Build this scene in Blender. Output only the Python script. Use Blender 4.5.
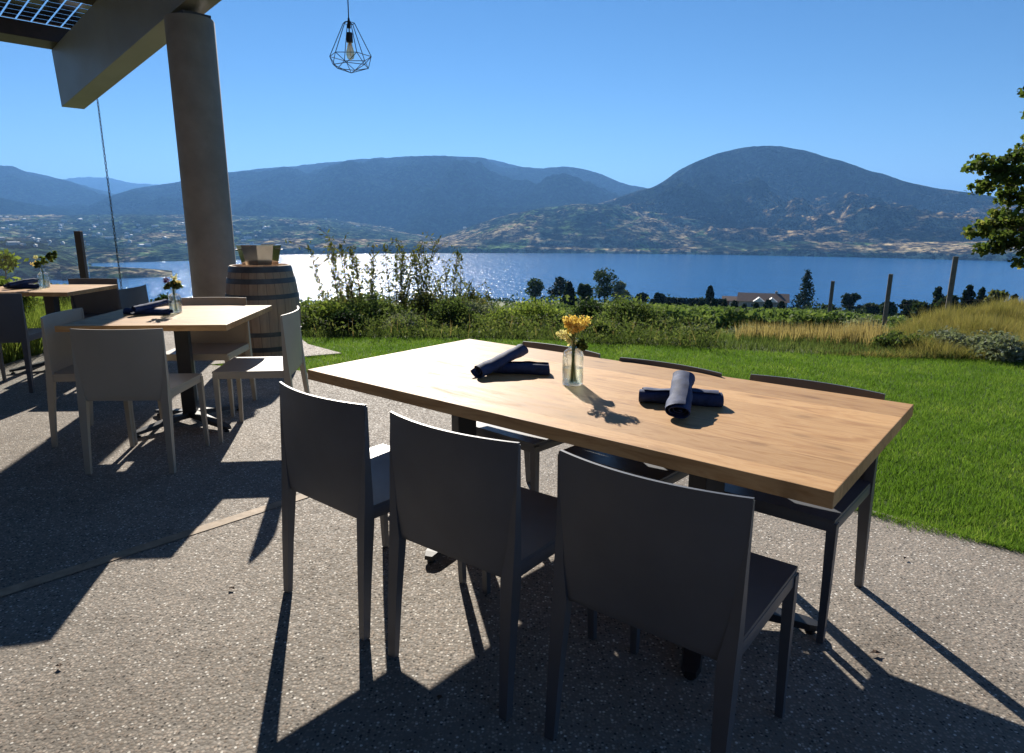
import bpy, bmesh, math, random
import numpy as np
from mathutils import Vector, Matrix, noise as mnoise
R = math.radians; PI = math.pi
random.seed(7); rng = np.random.default_rng(7)
for o in list(bpy.data.objects): bpy.data.objects.remove(o)
S = bpy.context.scene; COL = S.collection

# ------------------------------------------------------------ camera, sky, sun, exposure
EYE = 1.34; FPX = 672.0; PITCH = math.atan(154/672.0)
cam = bpy.data.cameras.new('camera'); camo = bpy.data.objects.new('camera', cam); COL.objects.link(camo)
cam.sensor_width = 36; cam.sensor_fit = 'HORIZONTAL'; cam.lens = 36*FPX/1024
cam.clip_start = 0.05; cam.clip_end = 90000
camo.location = (0, 0, EYE)
camo.rotation_mode = 'QUATERNION'
camo.rotation_quaternion = (Matrix.Rotation(PI/2-PITCH, 4, 'X') @ Matrix.Rotation(R(0.1), 4, 'Z')).to_quaternion()
S.camera = camo
SUN_AZ, SUN_EL = -12.0, 26.6          # azimuth from +Y towards +X
W = bpy.data.worlds.new('World'); S.world = W; W.use_nodes = True
nt = W.node_tree; nt.nodes.clear()
sky = nt.nodes.new('ShaderNodeTexSky'); sky.sky_type = 'NISHITA'; sky.sun_disc = False
sky.sun_elevation = R(SUN_EL); sky.sun_rotation = R(SUN_AZ)
sky.altitude = 450; sky.air_density = 0.8; sky.dust_density = 0.0; sky.ozone_density = 3.5
bg = nt.nodes.new('ShaderNodeBackground'); bg.inputs[1].default_value = 0.050
hs = nt.nodes.new('ShaderNodeHueSaturation'); hs.inputs['Saturation'].default_value = 1.18; hs.inputs['Hue'].default_value = .50
wo = nt.nodes.new('ShaderNodeOutputWorld')
nt.links.new(sky.outputs[0], hs.inputs['Color']); nt.links.new(hs.outputs[0], bg.inputs[0]); nt.links.new(bg.outputs[0], wo.inputs[0])
sl = bpy.data.lights.new('sun', 'SUN'); sl.energy = 5.0; sl.angle = R(0.53); sl.color = (1.0, 0.93, 0.83)
so = bpy.data.objects.new('sun', sl); COL.objects.link(so)
sdir = Vector((math.sin(R(SUN_AZ))*math.cos(R(SUN_EL)), math.cos(R(SUN_AZ))*math.cos(R(SUN_EL)), math.sin(R(SUN_EL))))
so.rotation_euler = sdir.to_track_quat('Z', 'Y').to_euler(); so.location = (0, 0, 30)
S.view_settings.view_transform = 'Standard'; S.view_settings.look = 'None'
S.view_settings.exposure = 1.0; S.view_settings.gamma = 1.0
try:
    S.cycles.transparent_max_bounces = 24; S.cycles.volume_bounces = 0
    S.cycles.max_bounces = 8
except Exception: pass

# ------------------------------------------------------------ helpers
def ray(x, y):
    u = (x-512)/FPX; v = -(y-376.5)/FPX; c, s = math.cos(R(.1)), math.sin(R(.1)); u, v = c*u-s*v, s*u+c*v
    return (u, math.cos(PITCH)+v*math.sin(PITCH), -math.sin(PITCH)+v*math.cos(PITCH))
def on_plane(x, y, z=0.0):
    d = ray(x, y); t = (z-EYE)/d[2]; return (d[0]*t, d[1]*t)
def az_of(x, y=300):
    d = ray(x, y); return math.atan2(d[0], d[1])
def at_r(x, y, r):
    """point seen at photo pixel x,y standing r metres away horizontally"""
    d = ray(x, y); k = r/math.hypot(d[0], d[1]); return (d[0]*k, d[1]*k, EYE+d[2]*k)

def tag(o, label=None, cat=None, group=None, kind=None):
    if label: o['label'] = label
    if cat: o['category'] = cat
    if group: o['group'] = group
    if kind: o['kind'] = kind
    return o
def empty(name, loc=(0, 0, 0), rz=0.0):
    o = bpy.data.objects.new(name, None); COL.objects.link(o); o.empty_display_size = .1
    o.location = loc; o.rotation_euler = (0, 0, rz); return o
def link(name, me, parent=None, loc=None, rz=None):
    o = bpy.data.objects.new(name, me); COL.objects.link(o)
    if parent is not None: o.parent = parent
    if loc is not None: o.location = loc
    if rz is not None: o.rotation_euler = (0, 0, rz)
    return o
def np_mesh(name, V, Fq, mat, smooth=False):
    """V (n,3); Fq (m,k) all faces with k corners"""
    V = np.asarray(V, dtype=np.float32); Fq = np.asarray(Fq, dtype=np.int32)
    me = bpy.data.meshes.new(name); me.vertices.add(len(V)); me.vertices.foreach_set('co', V.ravel())
    m, k = Fq.shape; me.loops.add(m*k); me.loops.foreach_set('vertex_index', Fq.ravel())
    me.polygons.add(m); me.polygons.foreach_set('loop_start', np.arange(0, m*k, k, dtype=np.int32))
    me.polygons.foreach_set('loop_total', np.full(m, k, dtype=np.int32))
    if smooth: me.polygons.foreach_set('use_smooth', np.ones(m, dtype=bool))
    me.materials.append(mat); me.update(calc_edges=True); me.validate(); return me
class MB:
    """collects shapes into one mesh"""
    def __init__(s): s.b = bmesh.new()
    def box(s, c, d, rot=None, bev=0.0, M=None):
        r = bmesh.ops.create_cube(s.b, size=1.0)
        vs = r['verts']
        m = Matrix.Translation(c) @ (rot.to_4x4() if rot is not None else Matrix.Identity(4)) @ Matrix.Diagonal((*d, 1))
        if M is not None: m = M @ m
        for v in vs: v.co = m @ v.co
        if bev > 0:
            es = list({e for v in vs for e in v.link_edges})
            bmesh.ops.bevel(s.b, geom=es, offset=bev, segments=2, affect='EDGES', profile=.6)
        return s
    def tube(s, pts, rad, n=8, cap=True, flat=1.0):
        pts = [Vector(p) for p in pts]; k = len(pts)
        rads = rad if hasattr(rad, '__len__') else [rad]*k
        rings = []; up0 = None
        for i, p in enumerate(pts):
            t = (pts[min(i+1, k-1)]-pts[max(i-1, 0)]).normalized()
            if up0 is None:
                a = Vector((0, 0, 1)) if abs(t.z) < .9 else Vector((1, 0, 0)); up0 = (a-t*a.dot(t)).normalized()
            else:
                up0 = (up0-t*up0.dot(t)).normalized()
            b = t.cross(up0)
            rings.append([s.b.verts.new(p+(up0*math.cos(2*PI*j/n)*flat+b*math.sin(2*PI*j/n))*rads[i]) for j in range(n)])
        for i in range(k-1):
            for j in range(n):
                s.b.faces.new((rings[i][j], rings[i][(j+1) % n], rings[i+1][(j+1) % n], rings[i+1][j]))
        if cap:
            s.b.faces.new(rings[0][::-1]); s.b.faces.new(rings[-1])
        return s
    def lathe(s, prof, n=32, c=(0, 0, 0), close=False):
        rings = []
        for r, z in prof:
            if r < 1e-5: rings.append([s.b.verts.new((c[0], c[1], c[2]+z))])
            else: rings.append([s.b.verts.new((c[0]+r*math.cos(2*PI*j/n), c[1]+r*math.sin(2*PI*j/n), c[2]+z)) for j in range(n)])
        pr = list(zip(rings[:-1], rings[1:]))
        if close: pr.append((rings[-1], rings[0]))
        for a, b in pr:
            for j in range(n):
                j2 = (j+1) % n
                if len(a) == 1 and len(b) == 1: continue
                if len(a) == 1: s.b.faces.new((a[0], b[j2], b[j]))
                elif len(b) == 1: s.b.faces.new((a[j], a[j2], b[0]))
                else: s.b.faces.new((a[j], a[j2], b[j2], b[j]))
        return s
    def grid_solid(s, A, B):
        """two matching vertex grids (outer, inner) closed into a thin solid"""
        ni, nj = len(A), len(A[0])
        a = [[s.b.verts.new(p) for p in row] for row in A]; b = [[s.b.verts.new(p) for p in row] for row in B]
        for i in range(ni-1):
            for j in range(nj-1):
                s.b.faces.new((a[i][j], a[i][j+1], a[i+1][j+1], a[i+1][j]))
                s.b.faces.new((b[i][j], b[i+1][j], b[i+1][j+1], b[i][j+1]))
        for j in range(nj-1):
            s.b.faces.new((a[0][j], b[0][j], b[0][j+1], a[0][j+1]))
            s.b.faces.new((a[-1][j], a[-1][j+1], b[-1][j+1], b[-1][j]))
        for i in range(ni-1):
            s.b.faces.new((a[i][0], a[i+1][0], b[i+1][0], b[i][0]))
            s.b.faces.new((a[i][-1], b[i][-1], b[i+1][-1], a[i+1][-1]))
        return s
    def mesh(s, name, mat, smooth=False, sharp=35):
        bmesh.ops.recalc_face_normals(s.b, faces=s.b.faces[:])
        me = bpy.data.meshes.new(name); s.b.to_mesh(me); s.b.free(); me.materials.append(mat)
        if smooth:
            me.polygons.foreach_set('use_smooth', np.ones(len(me.polygons), dtype=bool))
            try: me.set_sharp_from_angle(angle=R(sharp))
            except Exception: pass
        return me
    def build(s, name, mat, parent=None, smooth=False, loc=None, rz=None, sharp=35):
        return link(name, s.mesh(name, mat, smooth, sharp), parent, loc, rz)
def copy_tree(o, parent=None):
    c = o.copy(); COL.objects.link(c)
    if parent is not None: c.parent = parent
    for ch in [x for x in bpy.data.objects if x.parent == o]: copy_tree(ch, c)
    return c

# ------------------------------------------------------------ materials
def newmat(name):
    m = bpy.data.materials.new(name); m.use_nodes = True; t = m.node_tree; t.nodes.clear()
    out = t.nodes.new('ShaderNodeOutputMaterial'); return m, t, out
def nd(t, typ, **kw):
    n = t.nodes.new(typ)
    for k, v in kw.items():
        if k.startswith('_'): setattr(n, k[1:], v)
        else: n.inputs[k.replace('__', ' ')].default_value = v
    return n
def L(t, a, b): t.links.new(a, b)
def ramp(t, fac, stops, interp='LINEAR'):
    r = t.nodes.new('ShaderNodeValToRGB'); r.color_ramp.interpolation = interp
    while len(r.color_ramp.elements) < len(stops): r.color_ramp.elements.new(.5)
    for e, (p, c) in zip(r.color_ramp.elements, stops):
        e.position = p; e.color = (*c, 1) if len(c) == 3 else c
    L(t, fac, r.inputs[0]); return r.outputs[0]
def coords(t, kind='Object', scale=(1, 1, 1), rot=(0, 0, 0), loc=(0, 0, 0)):
    tc = t.nodes.new('ShaderNodeTexCoord'); mp = t.nodes.new('ShaderNodeMapping')
    mp.inputs['Scale'].default_value = scale; mp.inputs['Rotation'].default_value = rot; mp.inputs['Location'].default_value = loc
    L(t, tc.outputs[kind], mp.inputs[0]); return mp.outputs[0]
def noise(t, vec, scale, detail=3, rough=.5, dist=0):
    n = nd(t, 'ShaderNodeTexNoise', Scale=scale, Detail=detail, Roughness=rough, Distortion=dist); L(t, vec, n.inputs['Vector']); return n.outputs['Fac']
def math_n(t, op, a, b=None, clamp=False):
    n = t.nodes.new('ShaderNodeMath'); n.operation = op; n.use_clamp = clamp
    for i, v in enumerate((a, b)):
        if v is None: continue
        if hasattr(v, 'links'): L(t, v, n.inputs[i])
        else: n.inputs[i].default_value = v
    return n.outputs[0]
def mixc(t, fac, a, b, blend='MIX'):
    n = t.nodes.new('ShaderNodeMix'); n.data_type = 'RGBA'; n.blend_type = blend
    for idx, v in ((0, fac), (6, a), (7, b)):
        if hasattr(v, 'links'): L(t, v, n.inputs[idx])
        elif idx == 0: n.inputs[0].default_value = v
        else: n.inputs[idx].default_value = (*v, 1)
    return n.outputs[2]
def bump(t, h, strength=.3, dist=.01):
    n = nd(t, 'ShaderNodeBump', Strength=strength, Distance=dist); L(t, h, n.inputs['Height']); return n.outputs[0]
def princ(t, out, col=None, rough=.5, normal=None, metal=0, spec=None, **kw):
    p = t.nodes.new('ShaderNodeBsdfPrincipled')
    if col is not None:
        if hasattr(col, 'links'): L(t, col, p.inputs['Base Color'])
        else: p.inputs['Base Color'].default_value = (*col, 1)
    if hasattr(rough, 'links'): L(t, rough, p.inputs['Roughness'])
    else: p.inputs['Roughness'].default_value = rough
    p.inputs['Metallic'].default_value = metal
    if spec is not None: p.inputs['Specular IOR Level'].default_value = spec
    if normal is not None: L(t, normal, p.inputs['Normal'])
    L(t, p.outputs[0], out.inputs[0]); return p

def m_simple(name, col, rough=.5, metal=0, var=.12, nscale=12, bmp=.0, bscale=200, bdist=.001, spec=None):
    m, t, o = newmat(name); v = coords(t)
    n = noise(t, v, nscale, 4, .6)
    c = ramp(t, n, [(.3, tuple(x*(1-var) for x in col)), (.7, tuple(min(1, x*(1+var)) for x in col))])
    nr = None
    if bmp: nr = bump(t, noise(t, v, bscale, 3, .6), bmp, bdist)
    rr = math_n(t, 'ADD', math_n(t, 'MULTIPLY', noise(t, v, nscale*2.3, 3), .16), rough-.08)
    princ(t, o, c, rr, nr, metal, spec); return m

def m_patio():
    m, t, o = newmat('exposed_aggregate'); v = coords(t)
    vo = nd(t, 'ShaderNodeTexVoronoi', Scale=104.0, Randomness=1.0); L(t, v, vo.inputs['Vector'])
    sep = t.nodes.new('ShaderNodeSeparateColor'); L(t, vo.outputs['Color'], sep.inputs[0])
    peb = ramp(t, sep.outputs[0], [(0, (.09, .083, .076)), (.15, (.24, .20, .165)), (.32, (.37, .31, .26)), (.58, (.45, .385, .325)), (.8, (.56, .50, .43)), (.93, (.82, .79, .73)), (1, (.86, .84, .79))], 'CONSTANT')
    edge = math_n(t, 'SMOOTH_MIN' if False else 'MULTIPLY', vo.outputs['Distance'], 1.7)
    mort = ramp(t, edge, [(.55, (0, 0, 0)), (.85, (1, 1, 1))])
    c = mixc(t, mort, peb, (.27, .245, .215))
    big = noise(t, v, .9, 5, .6)
    c = mixc(t, 1.0, c, ramp(t, big, [(.3, (.72, .70, .67)), (.5, (.95, .94, .92)), (.7, (1.12, 1.10, 1.07))]), 'MULTIPLY')
    sp = noise(t, v, 6, 2, .5)
    c = mixc(t, 1.0, c, ramp(t, sp, [(.25, (.8, .8, .8)), (.45, (1, 1, 1))]), 'MULTIPLY')
    hgt = math_n(t, 'SUBTRACT', 1.0, math_n(t, 'POWER', edge, 2.0))
    nr = bump(t, hgt, .35, .0016)
    princ(t, o, c, ramp(t, sep.outputs[1], [(0, (.6,)*3), (1, (.95,)*3)]), nr, spec=.08); return m
def m_wood(name, cols, plank=.14, axis_scale=1.0, rough=.36, spec=.5):
    m, t, o = newmat(name); v = coords(t)
    sx = t.nodes.new('ShaderNodeSeparateXYZ'); L(t, v, sx.inputs[0])
    row = math_n(t, 'FLOOR', math_n(t, 'DIVIDE', math_n(t, 'ADD', sx.outputs[1], 5.03), plank))
    wn = t.nodes.new('ShaderNodeTexWhiteNoise'); wn.noise_dimensions = '1D'; L(t, row, wn.inputs['W'])
    sh = t.nodes.new('ShaderNodeCombineXYZ'); L(t, math_n(t, 'MULTIPLY', wn.outputs[0], 37.0), sh.inputs[0]); L(t, math_n(t, 'MULTIPLY', row, 3.1), sh.inputs[1])
    ad = t.nodes.new('ShaderNodeVectorMath'); ad.operation = 'ADD'; L(t, v, ad.inputs[0]); L(t, sh.outputs[0], ad.inputs[1])
    mp = nd(t, 'ShaderNodeMapping', Scale=(1.3, 6.5, 6.5)); L(t, ad.outputs[0], mp.inputs[0])
    g1 = noise(t, mp.outputs[0], 2.0, 5, .6, 2.6)
    mp2 = nd(t, 'ShaderNodeMapping', Scale=(4, 90, 90)); L(t, ad.outputs[0], mp2.inputs[0])
    g2 = noise(t, mp2.outputs[0], 2.5, 3, .6, .2)
    c = ramp(t, g1, [(.30, cols[0]), (.44, cols[1]), (.56, cols[2]), (.66, cols[1]), (.74, cols[0])])
    c = mixc(t, .22, c, ramp(t, g2, [(.3, cols[0]), (.7, cols[2])]))
    mp3 = nd(t, 'ShaderNodeMapping', Scale=(2.6, 6.5, 0)); L(t, ad.outputs[0], mp3.inputs[0])
    kn = nd(t, 'ShaderNodeTexVoronoi', Scale=1.0, _voronoi_dimensions='2D'); L(t, mp3.outputs[0], kn.inputs['Vector'])
    kf = ramp(t, math_n(t, 'ADD', kn.outputs['Distance'], math_n(t, 'MULTIPLY', g1, .16)), [(.12, (1, 1, 1)), (.17, (.35, .35, .35)), (.30, (0, 0, 0))])
    c = mixc(t, math_n(t, 'MULTIPLY', kf, .42), c, tuple(x*.45 for x in cols[0]))
    c = mixc(t, 1.0, c, ramp(t, wn.outputs[0], [(0, (.74, .70, .66)), (1, (1.13, 1.10, 1.06))]), 'MULTIPLY')
    fr = math_n(t, 'FRACT', math_n(t, 'DIVIDE', math_n(t, 'ADD', sx.outputs[1], 5.03), plank))
    seam = ramp(t, fr, [(0, (1, 1, 1)), (.012, (0, 0, 0)), (.988, (0, 0, 0)), (1, (1, 1, 1))])
    c = mixc(t, math_n(t, 'MULTIPLY', seam, .4), c, tuple(x*.4 for x in cols[0]))
    rr = math_n(t, 'ADD', math_n(t, 'MULTIPLY', g1, .40), rough-.16)
    princ(t, o, c, rr, bump(t, g2, .06, .001), spec=spec); return m
def m_leaf(name, ca, cb, cc=None, trans=.45, rough=.5, nscale=1.3):
    m, t, o = newmat(name); v = coords(t)
    geo = t.nodes.new('ShaderNodeNewGeometry'); 
    n = noise(t, v, nscale, 3, .6)
    f = math_n(t, 'ADD', math_n(t, 'MULTIPLY', n, .7), math_n(t, 'MULTIPLY', geo.outputs['Random Per Island'], .5))
    stops = [(.3, ca), (.75, cb)] + ([(.93, cc)] if cc else [])
    c = ramp(t, f, stops)
    p = t.nodes.new('ShaderNodeBsdfPrincipled'); L(t, c, p.inputs['Base Color']); p.inputs['Roughness'].default_value = rough+.2; p.inputs['Specular IOR Level'].default_value = .04
    tr = t.nodes.new('ShaderNodeBsdfTranslucent'); L(t, mixc(t, 1.0, c, (1.35, 1.4, .75), 'MULTIPLY'), tr.inputs[0])
    mx = nd(t, 'ShaderNodeMixShader', Fac=trans); L(t, p.outputs[0], mx.inputs[1]); L(t, tr.outputs[0], mx.inputs[2]); L(t, mx.outputs[0], o.inputs[0]); return m
def m_glass(name, tint=(.9, .97, .95), refr=.45, rough=.02):
    m, t, o = newmat(name)
    g = nd(t, 'ShaderNodeBsdfGlass', Roughness=rough, IOR=1.45); g.inputs[0].default_value = (*tint, 1)
    tr = t.nodes.new('ShaderNodeBsdfTransparent'); tr.inputs[0].default_value = (*tint, 1)
    mx = nd(t, 'ShaderNodeMixShader', Fac=1-refr); L(t, g.outputs[0], mx.inputs[1]); L(t, tr.outputs[0], mx.inputs[2]); L(t, mx.outputs[0], o.inputs[0]); return m
def m_pane(name):
    m, t, o = newmat(name)
    g = nd(t, 'ShaderNodeBsdfGlossy', Roughness=.01); tr = t.nodes.new('ShaderNodeBsdfTransparent'); tr.inputs[0].default_value = (.95, .97, .97, 1)
    fr = nd(t, 'ShaderNodeFresnel', IOR=1.5); mx = t.nodes.new('ShaderNodeMixShader')
    L(t, math_n(t, 'MULTIPLY', fr.outputs[0], .8), mx.inputs[0]); L(t, tr.outputs[0], mx.inputs[1]); L(t, g.outputs[0], mx.inputs[2]); L(t, mx.outputs[0], o.inputs[0]); return m

M = {}
M['patio'] = m_patio()
M['strip'] = m_simple('cedar_joint_strip', (.36, .27, .18), .75, var=.25, nscale=18, bmp=.3)
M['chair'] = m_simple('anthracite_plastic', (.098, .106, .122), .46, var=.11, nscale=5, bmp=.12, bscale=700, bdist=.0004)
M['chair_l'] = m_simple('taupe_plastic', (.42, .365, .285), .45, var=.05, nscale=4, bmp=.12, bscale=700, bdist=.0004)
M['table'] = m_wood('honey_fir_planks', ((.40, .215, .09), (.53, .31, .138), (.62, .395, .195)), rough=.56, spec=.20)
M['table_b'] = m_wood('worn_fir_planks', ((.34, .18, .075), (.50, .29, .125), (.60, .39, .19)), rough=.54, spec=.22)
M['black'] = m_simple('black_powder_coat', (.018, .018, .020), .5, var=.1)
M['concrete'] = m_simple('bare_concrete', (.30, .255, .205), .8, var=.22, nscale=2.2, bmp=.35, bscale=60, bdist=.002)
M['beam'] = m_simple('painted_steel_beam', (.23, .22, .20), .5, var=.10, nscale=1.2)
M['purlin'] = m_simple('brown_steel', (.055, .042, .038), .5, var=.15)
M['pv'] = m_simple('dark_solar_cell', (.012, .014, .028), .2, var=.2)
M['steel'] = m_simple('polished_steel', (.72, .69, .62), .16, metal=1, var=.06, nscale=9)
M['hoop'] = m_simple('galvanised_hoop', (.10, .095, .095), .55, metal=.3, var=.3, nscale=9)
M['napkin'] = m_simple('navy_cotton', (.026, .050, .135), .8, var=.3, nscale=40, bmp=.5, bscale=500, bdist=.0008)
M['glass'] = m_glass('clear_glass', (.97, .99, .98), .4); M['water_v'] = m_glass('vase_water', (.93, .97, .92), .6)
M['pane'] = m_pane('railing_glass')
M['dkmetal'] = m_simple('bronze_metal', (.075, .065, .06), .45, metal=.4)
M['wire'] = m_simple('cage_wire', (.02, .035, .045), .4, metal=.3)
M['stem'] = m_simple('flower_stem', (.10, .16, .04), .6)
M['yel'] = m_leaf('yellow_petal', (.72, .48, .13), (.9, .72, .30), trans=.35)
M['cream'] = m_leaf('cream_petal', (.7, .62, .36), (.85, .8, .6), trans=.35)
M['purple'] = m_leaf('purple_petal', (.08, .02, .07), (.22, .05, .16), trans=.25)
M['bulb'] = m_glass('amber_bulb', (1., .82, .6), .4)
M['brass'] = m_simple('filament', (.75, .35, .12), .4, metal=.6)
M['post'] = m_simple('weathered_post', (.11, .095, .08), .85, var=.3, nscale=8)
M['bark'] = m_simple('bark', (.10, .075, .055), .9, var=.35, nscale=6, bmp=.5, bscale=30, bdist=.01)
M['barkp'] = m_simple('shoot_bark', (.12, .06, .05), .8, var=.3)
M['l_mid'] = m_leaf('shrub_leaf', (.042, .068, .025), (.11, .15, .055), (.20, .22, .10))
M['l_under'] = m_leaf('undergrowth_leaf', (.035, .055, .02), (.10, .13, .05), (.21, .20, .10))
M['l_lime'] = m_leaf('lime_leaf', (.075, .115, .028), (.19, .24, .065), (.32, .34, .12))
M['l_dark'] = m_leaf('dark_leaf', (.012, .026, .014), (.035, .06, .026), trans=.3)
M['l_grey'] = m_leaf('sage_leaf', (.09, .11, .08), (.24, .27, .21), (.34, .36, .3), trans=.3)
M['l_shoot'] = m_leaf('shoot_leaf', (.045, .06, .02), (.11, .12, .045), (.16, .12, .06), trans=.4)
M['l_far'] = m_leaf('far_tree_leaf', (.018, .036, .018), (.05, .078, .034), trans=.25, nscale=.4)
M['l_conifer'] = m_leaf('conifer_needles', (.010, .024, .014), (.030, .050, .028), trans=.15, nscale=.5)
M['l_maple'] = m_leaf('maple_leaf', (.035, .058, .018), (.10, .14, .04), (.24, .23, .09), trans=.5, nscale=2.0)
M['l_vine'] = m_leaf('vine_leaf', (.07, .11, .035), (.14, .195, .065), (.20, .24, .09), trans=.35, nscale=.3)
M['straw'] = m_leaf('dry_grass', (.20, .15, .08), (.37, .29, .17), trans=.4)
M['meadow'] = m_leaf('meadow_grass', (.14, .145, .05), (.30, .255, .11), (.42, .33, .17), trans=.35, nscale=.9)
M['blade'] = m_leaf('lawn_blade', (.055, .115, .018), (.125, .215, .038), (.25, .31, .09), trans=.5, nscale=2)

# ------------------------------------------------------------ ground model
ANG = [(0, 45), (6, 12.6), (8, 9.9), (12, 9.95), (20, 9.2), (40, 8.15), (80, 7.4), (150, 6.95), (230, 6.62), (275, 6.5), (300, 6.9), (340, 9.0), (450, 14.5), (900, 8.35)]
_ar = np.array([a for a, b in ANG], float); _av = np.array([b for a, b in ANG], float)
def edge_r(az):
    return np.interp(np.degrees(az), [-60, -28, -5, 10, 20, 26, 30, 33, 37, 60], [8.6, 9.2, 8.2, 8.0, 8.2, 8.5, 9.6, 11.2, 13.6, 14.5])
def ground_z(x, y):
    x = np.asarray(x, float); y = np.asarray(y, float)
    r = np.hypot(x, y); az = np.arctan2(x, y)
    zp = EYE-r*np.tan(np.radians(np.interp(r, _ar, _av)))
    e = edge_r(az); behind = np.abs(az) > R(100)
    k = np.clip((r-e)/1.6, 0, 1); k = k*k*(3-2*k)
    z = -.03*(1-k)+np.minimum(zp, -.03)*k
    z = np.where(behind | (r < 5), -.03, z)
    return np.maximum(z, -131.5)
def gz(x, y): return float(ground_z(x, y))

def m_ground():
    m, t, o = newmat('rough_ground'); v = coords(t)
    a = noise(t, v, .09, 5, .6); b = noise(t, v, 1.6, 4, .65)
    c = ramp(t, math_n(t, 'ADD', math_n(t, 'MULTIPLY', a, .6), math_n(t, 'MULTIPLY', b, .4)), [(.36, (.055, .085, .025)), (.5, (.10, .125, .04)), (.62, (.13, .13, .06)), (.75, (.19, .16, .09))])
    princ(t, o, c, .95, bump(t, b, .6, .1)); return m
ns, nr_ = 241, 96
azs = np.linspace(-PI, PI, ns); rs = np.concatenate([[0.0], np.geomspace(2.0, 900, nr_-1)])
AA, RR = np.meshgrid(azs, rs); X = RR*np.sin(AA); Y = RR*np.cos(AA); Z = ground_z(X, Y)
idx = np.arange(nr_*ns).reshape(nr_, ns)
Fq = np.stack([idx[:-1, :-1], idx[:-1, 1:], idx[1:, 1:], idx[1:, :-1]], -1).reshape(-1, 4)
tag(link('hillside_ground', np_mesh('hillside_ground', np.stack([X, Y, Z], -1).reshape(-1, 3), Fq, m_ground(), True)), kind='structure')

# lake
def m_lake():
    m, t, o = newmat('lake_water'); v = coords(t)
    n1 = noise(t, coords(t, scale=(1, .35, 1), rot=(0, 0, R(20))), .16, 4, .6)
    n2 = noise(t, coords(t, scale=(1, .6, 1), rot=(0, 0, R(-15))), .045, 4, .6)
    h = math_n(t, 'ADD', math_n(t, 'MULTIPLY', n1, 1.0), math_n(t, 'MULTIPLY', n2, 3.0))
    nr = bump(t, h, 1.0, 1.5)
    big = noise(t, coords(t, scale=(.25, 1, 1)), .004, 3, .6)
    p = princ(t, o, ramp(t, big, [(.3, (.012, .11, .30)), (.7, (.02, .14, .36))]), .15, nr, spec=.5); return m
LAKE_Z = -130.0
mb = MB(); mb.lathe([(0, LAKE_Z), (9000, LAKE_Z)], n=64); tag(mb.build('lake', m_lake()), kind='structure')

# far shore and mountains: real height fields, kilometres away
def m_hill(name, forest, tan, tanscale, thr, bumpd=30, stretch=1.0, green=None):
    m, t, o = newmat(name); v = coords(t, scale=(1, stretch, 2.0))
    a = noise(t, v, tanscale, 6, .62); b = noise(t, v, tanscale*9, 5, .7); c3 = noise(t, v, .011, 4, .75)
    f = math_n(t, 'ADD', math_n(t, 'MULTIPLY', a, .65), math_n(t, 'MULTIPLY', b, .35))
    pz = t.nodes.new('ShaderNodeNewGeometry'); sz_ = t.nodes.new('ShaderNodeSeparateXYZ'); L(t, pz.outputs['Position'], sz_.inputs[0])
    f = math_n(t, 'SUBTRACT', f, math_n(t, 'MULTIPLY', math_n(t, 'MAXIMUM', math_n(t, 'ADD', sz_.outputs[2], 20.0), 0.0), .00026))
    st = [(thr, forest), (thr+.04, tuple((x*.6+y*.4) for x, y in zip(forest, tan))), (thr+.09, tan)]
    c = ramp(t, f, st)
    if green: c = mixc(t, ramp(t, noise(t, v, tanscale*4, 3), [(.55, (0, 0, 0)), (.6, (1, 1, 1))]), c, green)
    c4 = noise(t, coords(t), .035, 2, .6); c = mixc(t, 1.0, c, ramp(t, c4, [(.44, (.2, .2, .2)), (.58, (1.6, 1.55, 1.4))]), 'MULTIPLY')
    c = mixc(t, 1.0, c, ramp(t, c3, [(.40, (.2, .2, .2)), (.58, (1.5, 1.5, 1.5))]), 'MULTIPLY')
    princ(t, o, c, 1.0, bump(t, math_n(t, 'ADD', b, math_n(t, 'MULTIPLY', c3, .8)), 1.0, bumpd*3), spec=0); return m
def fbm(x, y, sc, oc=5, seed=0.0, ridge=False):
    out = np.zeros(x.shape); fx = x.ravel(); fy = y.ravel(); res = np.zeros(fx.shape)
    for i in range(len(fx)):
        p = Vector((fx[i]/sc+seed, fy[i]/sc, seed*1.7)); 
        res[i] = mnoise.ridged_multi_fractal(p, .9, 2.1, oc, 1.0, 2.0)*.5-.5 if ridge else mnoise.fractal(p, .9, 2.1, oc)
    return res.reshape(x.shape)
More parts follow.
